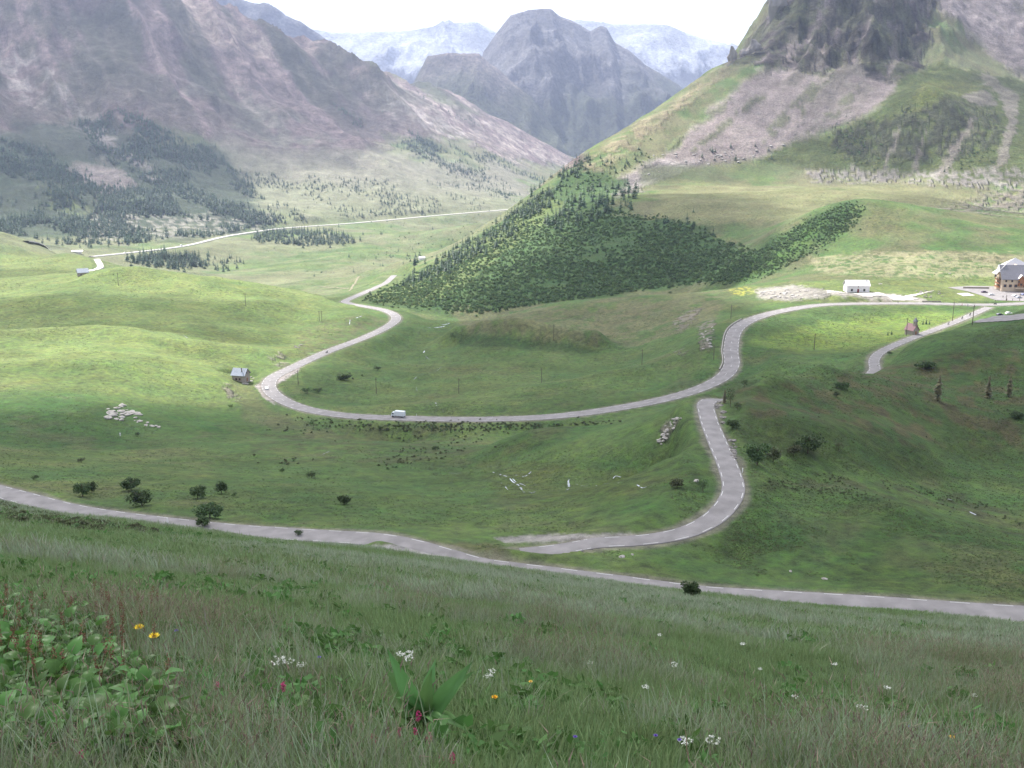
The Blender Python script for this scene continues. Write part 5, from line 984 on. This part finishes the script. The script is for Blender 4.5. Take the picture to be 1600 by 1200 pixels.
#@@PART4
# ------------------------------------------------------------------ foreground meadow
def blade_mesh(nb, spread, h0, h1_, wd, seed, lean=.35, seedhead=0.0, cols=None, wind=.25):
    r_ = random.Random(seed); V, Fc, C = [], [], []
    for b in range(nb):
        a = r_.uniform(0, 6.283); rr = spread * r_.random() ** .5; x, y = math.cos(a) * rr, math.sin(a) * rr; h = r_.uniform(h0, h1_); ln = r_.uniform(.1, lean) * h; la = r_.uniform(0, 6.283)
        dx, dy = math.cos(la) * ln + wind * h * .8, math.sin(la) * ln; fa = r_.uniform(0, 3.14); wx, wy = math.cos(fa) * wd, math.sin(fa) * wd; k = len(V); c = r_.choice(cols)
        for f, wf in ((0, 1), (.4, .85), (.75, .5), (1, .0)):
            px, py, pz = x + dx * f * f, y + dy * f * f, h * (f - .12 * f * f)
            if wf: V += [(px - wx * wf, py - wy * wf, pz), (px + wx * wf, py + wy * wf, pz)]; C += [c, c]
            else: V.append((px, py, pz)); C.append(c)
        Fc += [(k, k + 1, k + 3, k + 2), (k + 2, k + 3, k + 5, k + 4), (k + 4, k + 5, k + 6)]
        if r_.random() < seedhead:
            tx, ty, tz = V[-1]; hc = r_.choice([(.26,.2,.15), (.2,.14,.12), (.3,.26,.19)]); hl = r_.uniform(.03, .06); hw = .003; k = len(V)
            V += [(tx, ty, tz - .01), (tx + hw, ty, tz + hl * .4), (tx + dx * .25, ty + dy * .25, tz + hl), (tx - hw, ty, tz + hl * .4), (tx, ty + hw, tz + hl * .4), (tx, ty - hw, tz + hl * .4)]; C += [hc] * 6; Fc += [(k, k + 1, k + 2, k + 3), (k, k + 4, k + 2, k + 5)]
    return V, Fc, C
GR = leafmat('meadow grass blades', (.06,.1,.04), .35, .3, .55, attr=True)
def tuft(nb, spread, h0, h1_, wd, seed, cols, **kw):
    V, Fc, C = blade_mesh(nb, spread, h0, h1_, wd, seed, cols=cols, **kw); o = mesh_obj('grass_source', V, Fc, GR, link=False); at = o.data.attributes.new('col', 'FLOAT_COLOR', 'POINT')
    at.data.foreach_set('color', np.array([(*c, 1) for c in C], np.float32).ravel()); return o
gcol = [(.20,.27,.13), (.23,.30,.14), (.25,.29,.18), (.15,.22,.09), (.24,.31,.16), (.33,.33,.24)]; lcol = [(.16,.24,.10), (.19,.27,.12), (.23,.31,.14)]; scol = [(.27,.26,.16), (.20,.23,.12), (.14,.20,.08), (.15,.22,.09), (.30,.28,.20)]
pcol = [(.27,.33,.22), (.30,.35,.25), (.23,.30,.18), (.33,.35,.26)]
TUF = [tuft(26, .13, .08, .2, .004, 500 + i, lcol, seedhead=0) for i in range(2)] + [tuft(22, .12, .10, .28, .0035, 504 + i, gcol, seedhead=.03) for i in range(2)] + [tuft(20, .14, .15, .38, .003, 510 + i, pcol + gcol[:2], seedhead=.15) for i in range(2)] + [tuft(11, .16, .25, .5, .0025, 516 + i, scol, seedhead=.75, lean=.6) for i in range(2)]
TUFF = [tuft(28, .3, .08, .24, .014, 520 + i, lcol, wind=.3) for i in range(2)] + [tuft(26, .3, .10, .3, .012, 524 + i, gcol, wind=.3) for i in range(2)] + [tuft(24, .3, .14, .36, .011, 530 + i, pcol, wind=.35) for i in range(2)]
LSRC = []
for i in range(3):
    V, Fc = leaf_cloud(26, .16, .16, .07, .045, 540 + i, .5, .07); LSRC.append(mesh_obj('herb_source', V, Fc, leafmat('meadow herb leaves', (.08,.17,.045), .4, .35), link=False))
def ring(r0, r1, dens, seed, half=34):
    r_ = np.random.default_rng(seed); n_ = int(dens * math.radians(half * 2) / 2 * (r1 * r1 - r0 * r0)); r = np.sqrt(r_.uniform(r0 * r0, r1 * r1, n_)); th = np.radians(r_.uniform(-half, half, n_)); x, y = np.sin(th) * r, np.cos(th) * r
    return np.stack([x, y, hgt(x, y)], -1)
a = ring(2.0, 6, 150, 1, 50); b = ring(6, 14, 70, 2, 38); c = ring(14, 30, 28, 3)
pts = np.vstack([a, b, c]); pu, pv_ = project(pts[:, 0], pts[:, 1], pts[:, 2]); dk = (pu < np.where(pv_ < 1040, 110 + (pv_ - 945) * .95, 200 + (pv_ - 1040) * .4)) & (pv_ > 950) & (pv_ < 1215); pts = pts[~dk | (RNG.random(len(pts)) < .22)]
rr = np.hypot(pts[:, 0], pts[:, 1]); sz = RNG.uniform(.7, 1.25, len(pts)) * (1 + .012 * rr) * (.75 + .5 * (fbm(pts[:, 0], pts[:, 1], 2.5, 3, 61) + .5))
scatter_stuff('meadow_grass', pts, np.clip(sz, .3, 2), TUF, 41, .12, bias=fbm(pts[:, 0], pts[:, 1], 3.2, 4, 64) * 1.1 - .3)
a = ring(26, 60, 9, 4); b = ring(60, 158, 2.8, 5); pts = np.vstack([a, b]); q = fbm(pts[:, 0], pts[:, 1], 7, 4, 62); keep = q > -.55; pts = pts[keep]
ok = np.ones(len(pts), bool)
for k in ('lower_road',):
    l = roads[k]
    for s in range(0, len(pts), 3000): ok[s:s + 3000] = np.min(np.hypot(pts[s:s + 3000, 0, None] - l[None, :, 0], pts[s:s + 3000, 1, None] - l[None, :, 1]), 1) > 4.8
pts = pts[ok]; sz = RNG.uniform(.7, 1.35, len(pts)) * (1 - .45 * sstep(110, 145, np.hypot(pts[:, 0], pts[:, 1]))) * (1 + .004 * np.hypot(pts[:, 0], pts[:, 1])); scatter_stuff('slope_grass', pts, sz, TUFF, 42, .12, bias=fbm(pts[:, 0], pts[:, 1], 11, 5, 65) * 1.2 - .05)
a = ring(2.5, 14, 5, 6, 45); b = ring(14, 70, 1.1, 7); pts = np.vstack([a, b]); q = fbm(pts[:, 0], pts[:, 1], 3.5, 4, 63); pts = pts[q > -.08]; scatter_stuff('meadow_herbs', pts, RNG.uniform(.7, 1.6, len(pts)) * (1 + .01 * np.hypot(pts[:, 0], pts[:, 1])), LSRC, 43, .1)

# ---- broad leaved plants at the lower left, each leaf a part
def leaf_mesh(name, length, width, m, cup=.25, droop=.3, nseg=7, seed=0, stalk=.3, pleat=0.0, point=1.0):
    r_ = random.Random(seed); V, Fc = [], []; cols_ = 7
    for i in range(nseg + 1):
        f = i / nseg; wd = width * .5 * (math.sin(math.pi * min(1, f * .93 + .07) ** .75) ** point) * (1 + .08 * r_.uniform(-1, 1)); x = stalk + f * length; z = math.sin(f * 1.6) * length * .18 - droop * length * f * f
        for j in range(cols_): g = (j / (cols_ - 1)) * 2 - 1; V.append((x, g * wd, z + cup * abs(g) * wd + pleat * wd * math.cos(g * 9) + .012 * r_.uniform(-1, 1) * length))
    for i in range(nseg):
        for j in range(cols_ - 1): k = i * cols_ + j; Fc.append((k, k + 1, k + cols_ + 1, k + cols_))
    k = len(V); V += [(0, -.004, 0), (0, .004, 0), (stalk + .02, .003, 0), (stalk + .02, -.003, 0), (0, 0, -.006), (stalk + .02, 0, -.005)]; Fc += [(k, k + 1, k + 2, k + 3), (k + 1, k + 4, k + 5, k + 2), (k + 4, k, k + 3, k + 5)]
    me = bpy.data.meshes.new(name); me.from_pydata(V, [], Fc); me.materials.append(m); me.shade_smooth(); return me
DOCK = leafmat('glossy dock leaf', (.075,.165,.038), .75, .35, .4); VER = leafmat('pleated hellebore leaf', (.13,.27,.09), .18, .3, .45); STEM = mat('green stem', (.10,.13,.05), .7); RUST = mat('rusty seed stalk', (.17,.08,.05), .9, noise=.3, scale=20); STRAW = mat('dry straw stalk', (.34,.28,.21), .9, noise=.2, scale=20)
DL = [leaf_mesh('leaf', .15 + .02 * i, .15 + .02 * (i % 3), DOCK, .2, .25 + .08 * i, 6, 600 + i, .1 + .04 * i) for i in range(5)]
from mathutils import Matrix, Euler, Vector
def ground_at_px(u, v): return hit(u, v)
def dock(u, v, s, nl, label, seed):
    p = hit(u, v)
    if p[0] != p[0]: return
    r_ = random.Random(seed); e = empty('broad_leaved_plant', p, r_.uniform(0, 6), label, 'plant', 'broad leaved plants at the lower left')
    for i in range(nl):
        o = bpy.data.objects.new('leaf', DL[r_.randrange(5)]); COL.objects.link(o); o.parent = e; f = i / nl; o.location = (r_.uniform(-.05, .05) * s, r_.uniform(-.05, .05) * s, s * (.05 + .3 * f)); o.scale = (s, s, s); o.rotation_euler = (r_.uniform(-.35, .35), -r_.uniform(.1, 1.1), i * 2.4 + r_.uniform(-.3, .3))
    V, Fc = trunk_mesh(.4 * s, .006, seed, 0); mesh_obj('stem', V, Fc, STEM, e)
spots = [(u, v) for v in (945, 965, 985, 1005, 1025, 1048, 1072, 1098, 1126, 1158, 1190) for u in range(-15, 330, 24)]
k = 0
for (u, v) in spots:
    lim = 120 + (v - 945) * .95 if v < 1040 else 210 + (v - 1040) * .4
    uu = u + random.uniform(-18, 18); vv2 = v + random.uniform(-12, 12)
    if uu > lim: continue
    edge = 'at the left border' if uu < 50 else ('right of the middle' if uu > 150 else 'near the middle')
    row = 'top row' if v < 1010 else ('bottom row' if v > 1150 else ('upper half' if v < 1080 else 'lower half'))
    dock(uu, vv2 + 22, random.uniform(.38, .72), random.randint(7, 10), 'broad leaved plant %s, %s of the lower left clump' % (edge, row), 700 + k); k += 1
def stalk(u, v, h, m, label, group, head=True, lean=(0, 0), seed=0, name='seed_stalk', cat='stalk', hm=None, r0=.004):
    p = hit(u, v)
    if p[0] != p[0]: return
    r_ = random.Random(seed); e = empty(name, p, 0, label, cat, group); V, Fc = [], []; n_ = 6; pts_ = []
    for i in range(n_ + 1): f = i / n_; c = (lean[0] * f * f * h + r_.uniform(-.006, .006), lean[1] * f * f * h + r_.uniform(-.006, .006), h * f); pts_.append(c)
    for i, c in enumerate(pts_):
        rr = r0 * (1 - .6 * i / n_)
        for q in range(4): an = math.pi / 2 * q; V.append((c[0] + math.cos(an) * rr, c[1] + math.sin(an) * rr, c[2]))
        if i:
            for q in range(4): Fc.append(((i - 1) * 4 + q, (i - 1) * 4 + (q + 1) % 4, i * 4 + (q + 1) % 4, i * 4 + q))
    mesh_obj('stem', V, Fc, m, e)
    if head:
        V, Fc = leaf_cloud(60, .022, .022, h * .22, .009, seed, .2); o = mesh_obj('seed_head', V, Fc, hm or m, e); o.location = pts_[-2]
    return e
r_ = random.Random(9)
for i in range(60):
    u = r_.uniform(-5, 270); v = r_.uniform(965, 1110)
    stalk(u, v, r_.uniform(.35, .62), RUST, 'thin rusty brown seed stalk rising %s the lower left clump' % ('from the left part of' if u < 90 else 'from the middle of' if u < 180 else 'at the right side of'), 'rusty seed stalks', True, (r_.uniform(-.2, .4), 0), 800 + i)
stalk(328, 1022, .62, mat('grey dead stalk', (.3,.27,.27), .9), 'tall grey dead stalk standing right of the yellow flowers', None, False, (-.05, 0), 1, 'dead_stalk', r0=.008)
stalk(345, 1010, .5, STRAW, 'pale straw stalk leaning right beside the grey dead stalk', None, False, (.75, 0), 2, 'dead_stalk', r0=.005)
stalk(1075, 1205, .38, mat('pinkish dead stalk', (.36,.24,.18), .9), 'pinkish dead stalk with a hooked tip at the bottom right of centre', None, False, (-.12, 0), 3, 'dead_stalk', r0=.006)
stalk(850, 1120, .3, STRAW, 'straw stalk leaning right over the meadow centre', None, False, (.9, 0), 4, 'dead_stalk', r0=.003)
# hellebore with big pleated leaves
p = hit(662, 1150); vp = empty('hellebore_plant', p, 0, 'tall plant with large pleated green leaves in the bottom centre', 'plant')
d = math.hypot(p[0], p[1], p[2]); sc = 78 / F * d
specs = [(-1.2, 1.18, 1.5, .30, 180), (-1.0, 1.0, 1.15, .32, 172), (1.15, .92, 1.4, .30, 0), (.6, .72, 1.15, .3, 12), (1.3, 1.38, .95, .27, 0), (-.1, .75, .95, .24, 232), (.1, .6, .9, .24, 300), (0, .35, .8, .26, 205), (.2, .3, .75, .26, 335), (.3, 1.1, .9, .24, 60)]
for i, (tl_, el, ln, wd, az) in enumerate(specs):
    me = leaf_mesh('leaf', ln * sc * 1.15, wd * sc * 1.15, VER, .4, .10 if el > .7 else .75, 12, 900 + i, .05 * sc, .05, 1.15); o = bpy.data.objects.new('leaf', me); COL.objects.link(o); o.parent = vp; o.location = (0, 0, .25 * sc + .05 * i * sc * .4); o.rotation_euler = Euler((tl_, -el, math.radians(az)), 'XYZ')
V, Fc = trunk_mesh(.9 * sc, .03 * sc, 1, 0); mesh_obj('stem', V, Fc, STEM, vp)
hs_.scale = (.75, .75, .75)
# flowers
def flower(u, v, c, h, label, group, kind='round', size=.02, seed=0):
    p = hit(u, v)
    if p[0] != p[0]: return
    d = math.hypot(p[0], p[1], p[2]); p = (p[0], p[1], p[2]); r_ = random.Random(seed); e = empty('flower', p, r_.uniform(0, 6), label, 'flower', group)
    V, Fc = trunk_mesh(h, .0022, seed, 0); mesh_obj('stem', V, Fc, STEM, e); m = mat('petal', c, .6, .2); V, Fc = [], []
    if kind == 'round':
        for ring_, n_, el in ((1, 10, .35), (.7, 9, .8), (.4, 6, 1.2)):
            for q in range(n_):
                a = 2 * math.pi * q / n_ + ring_; k = len(V); L_ = size * (.6 + .5 * ring_); ce, se = math.cos(el), math.sin(el)
                for (f, w_) in ((.05, .1), (.6, .2), (1, .05)): V += [(math.cos(a) * f * L_ * ce - math.sin(a) * w_ * L_, math.sin(a) * f * L_ * ce + math.cos(a) * w_ * L_, h + f * L_ * se), (math.cos(a) * f * L_ * ce + math.sin(a) * w_ * L_, math.sin(a) * f * L_ * ce - math.cos(a) * w_ * L_, h + f * L_ * se)]
                Fc += [(k, k + 1, k + 3, k + 2), (k + 2, k + 3, k + 5, k + 4)]
    elif kind == 'spike': V, Fc = leaf_cloud(70, size * .8, size * .8, size * 1.9, size * .32, seed, .4, h)
    else:
        for q in range(22): a = r_.uniform(0, 6.3); rr = size * 1.5 * r_.random() ** .5; v0, f0 = leaf_cloud(5, size * .25, size * .25, size * .1, size * .22, seed * 40 + q, .2, h + r_.uniform(0, .3) * size); k = len(V); V += [np.array(x) + np.array([math.cos(a) * rr, math.sin(a) * rr, 0]) for x in v0]; Fc += [tuple(i_ + k for i_ in f) for f in f0]
    mesh_obj('blossom', V, Fc, m, e)
YLW = (.75,.55,.02); PNK = (.45,.04,.16); WHT = (.78,.78,.72); VIO = (.16,.1,.4)
def fl(u, v, c, lb, kind='round', px=9, group=None, h=.22, seed=0):
    # v is where the blossom shows; the foot stands lower on the slope
    p = hit(u, v); d = math.hypot(*p); foot = v + h * .82 / d * F
    q = hit(u, min(foot, 1330)); d2 = math.hypot(*q); flower(u, min(foot, 1330), c, h, lb, group, kind, px / F * d2 * .5, seed)
fl(221, 993, YLW, 'bright yellow flower over the lower left clump, left of two', px=15, h=.3, seed=1); fl(245, 1007, YLW, 'bright yellow flower over the lower left clump, right of two', px=16, h=.3, seed=2)
fl(773, 1098, (.75,.42,.02), 'orange yellow flower right of the big pleated plant', px=10, seed=3); fl(1484,1161,(.75,.42,.02),'yellow orange flower near the lower right corner', px=9, seed=4); fl(829,1072,(.75,.5,.1),'small yellow flower right of the meadow centre', px=7, seed=44)
for i, (u, v, s, lb) in enumerate([(445,1081,10,'pink blossom left of the big pleated plant'),(343,1080,7,'small pink blossom in the grass right of the leafy clump'),(655,1128,11,'crimson blossom at the foot of the pleated plant'),(585,1168,14,'tall crimson blossom left of the pleated plant foot'),(672,1162,10,'pink blossom below the pleated plant'),(650,1152,8,'reddish blossom just above the pink one below the pleated plant'),
    (625,1152,8,'dark red blossom below left of the pleated plant'),(708,1194,12,'magenta blossom at the bottom edge, right one'),(690,1196,8,'magenta blossom at the bottom edge, left one'),(134,1195,8,'magenta blossom at the bottom edge under the leafy clump'),(518,1115,8,'dark crimson flower spike left of centre')]): fl(u, v, PNK, lb, 'spike', s, 'crimson orchid flowers', seed=20 + i)
for i, (u, v, s) in enumerate([(436,1040,16),(452,1041,12),(472,1046,10),(626,1027,10),(640,1026,9),(641,1035,11),(763,1062,10),(770,1055,9),(706,1075,8),(1052,1043,9),(921,1040,8),(1007,1079,8),(1345,1113,11),(1070,1166,14),(1115,1166,16),(1384,1079,7),(1240,1094,6),(1302,1041,6),(1520,1092,6),(1160,1010,6),(1030,995,5),(1186,1049,5)]):
    fl(u, v, WHT, 'white flower head in the grass %s' % ['left of the pleated plant, widest of three','left of the pleated plant, middle of three','left of the pleated plant, right of three','behind the pleated plant, left one','behind the pleated plant, upper one','behind the pleated plant, lower one','right of the pleated plant, left one','right of the pleated plant, right one','beside the right leaf of the pleated plant','at the meadow centre','left of the meadow centre','below the meadow centre','at the lower right of the meadow','at the bottom edge, left of the wide one','at the bottom edge, widest one','far right of the meadow, upper one','right of centre, below the small one','right of centre, small upper one','nearest the right border','upper right part of the near meadow','upper middle of the near meadow','between centre and right border'][i], 'umbel', s, 'white flower heads', seed=50 + i)
for i, (u, v) in enumerate([(278,993),(500,1035),(1023,1158),(1060,1165),(1418,1143),(898,1161)]): fl(u, v, VIO, 'small violet flower %s' % ['beside the yellow flowers','right of the white flower row','at the bottom edge left of the pinkish stalk','at the bottom edge beside the pinkish stalk','in the lower right grass','at the bottom right of the pleated plant'][i], 'round', 7, 'violet flowers', seed=80 + i)
wb = [n_ for n_ in bpy.data.objects if n_.users == 0]
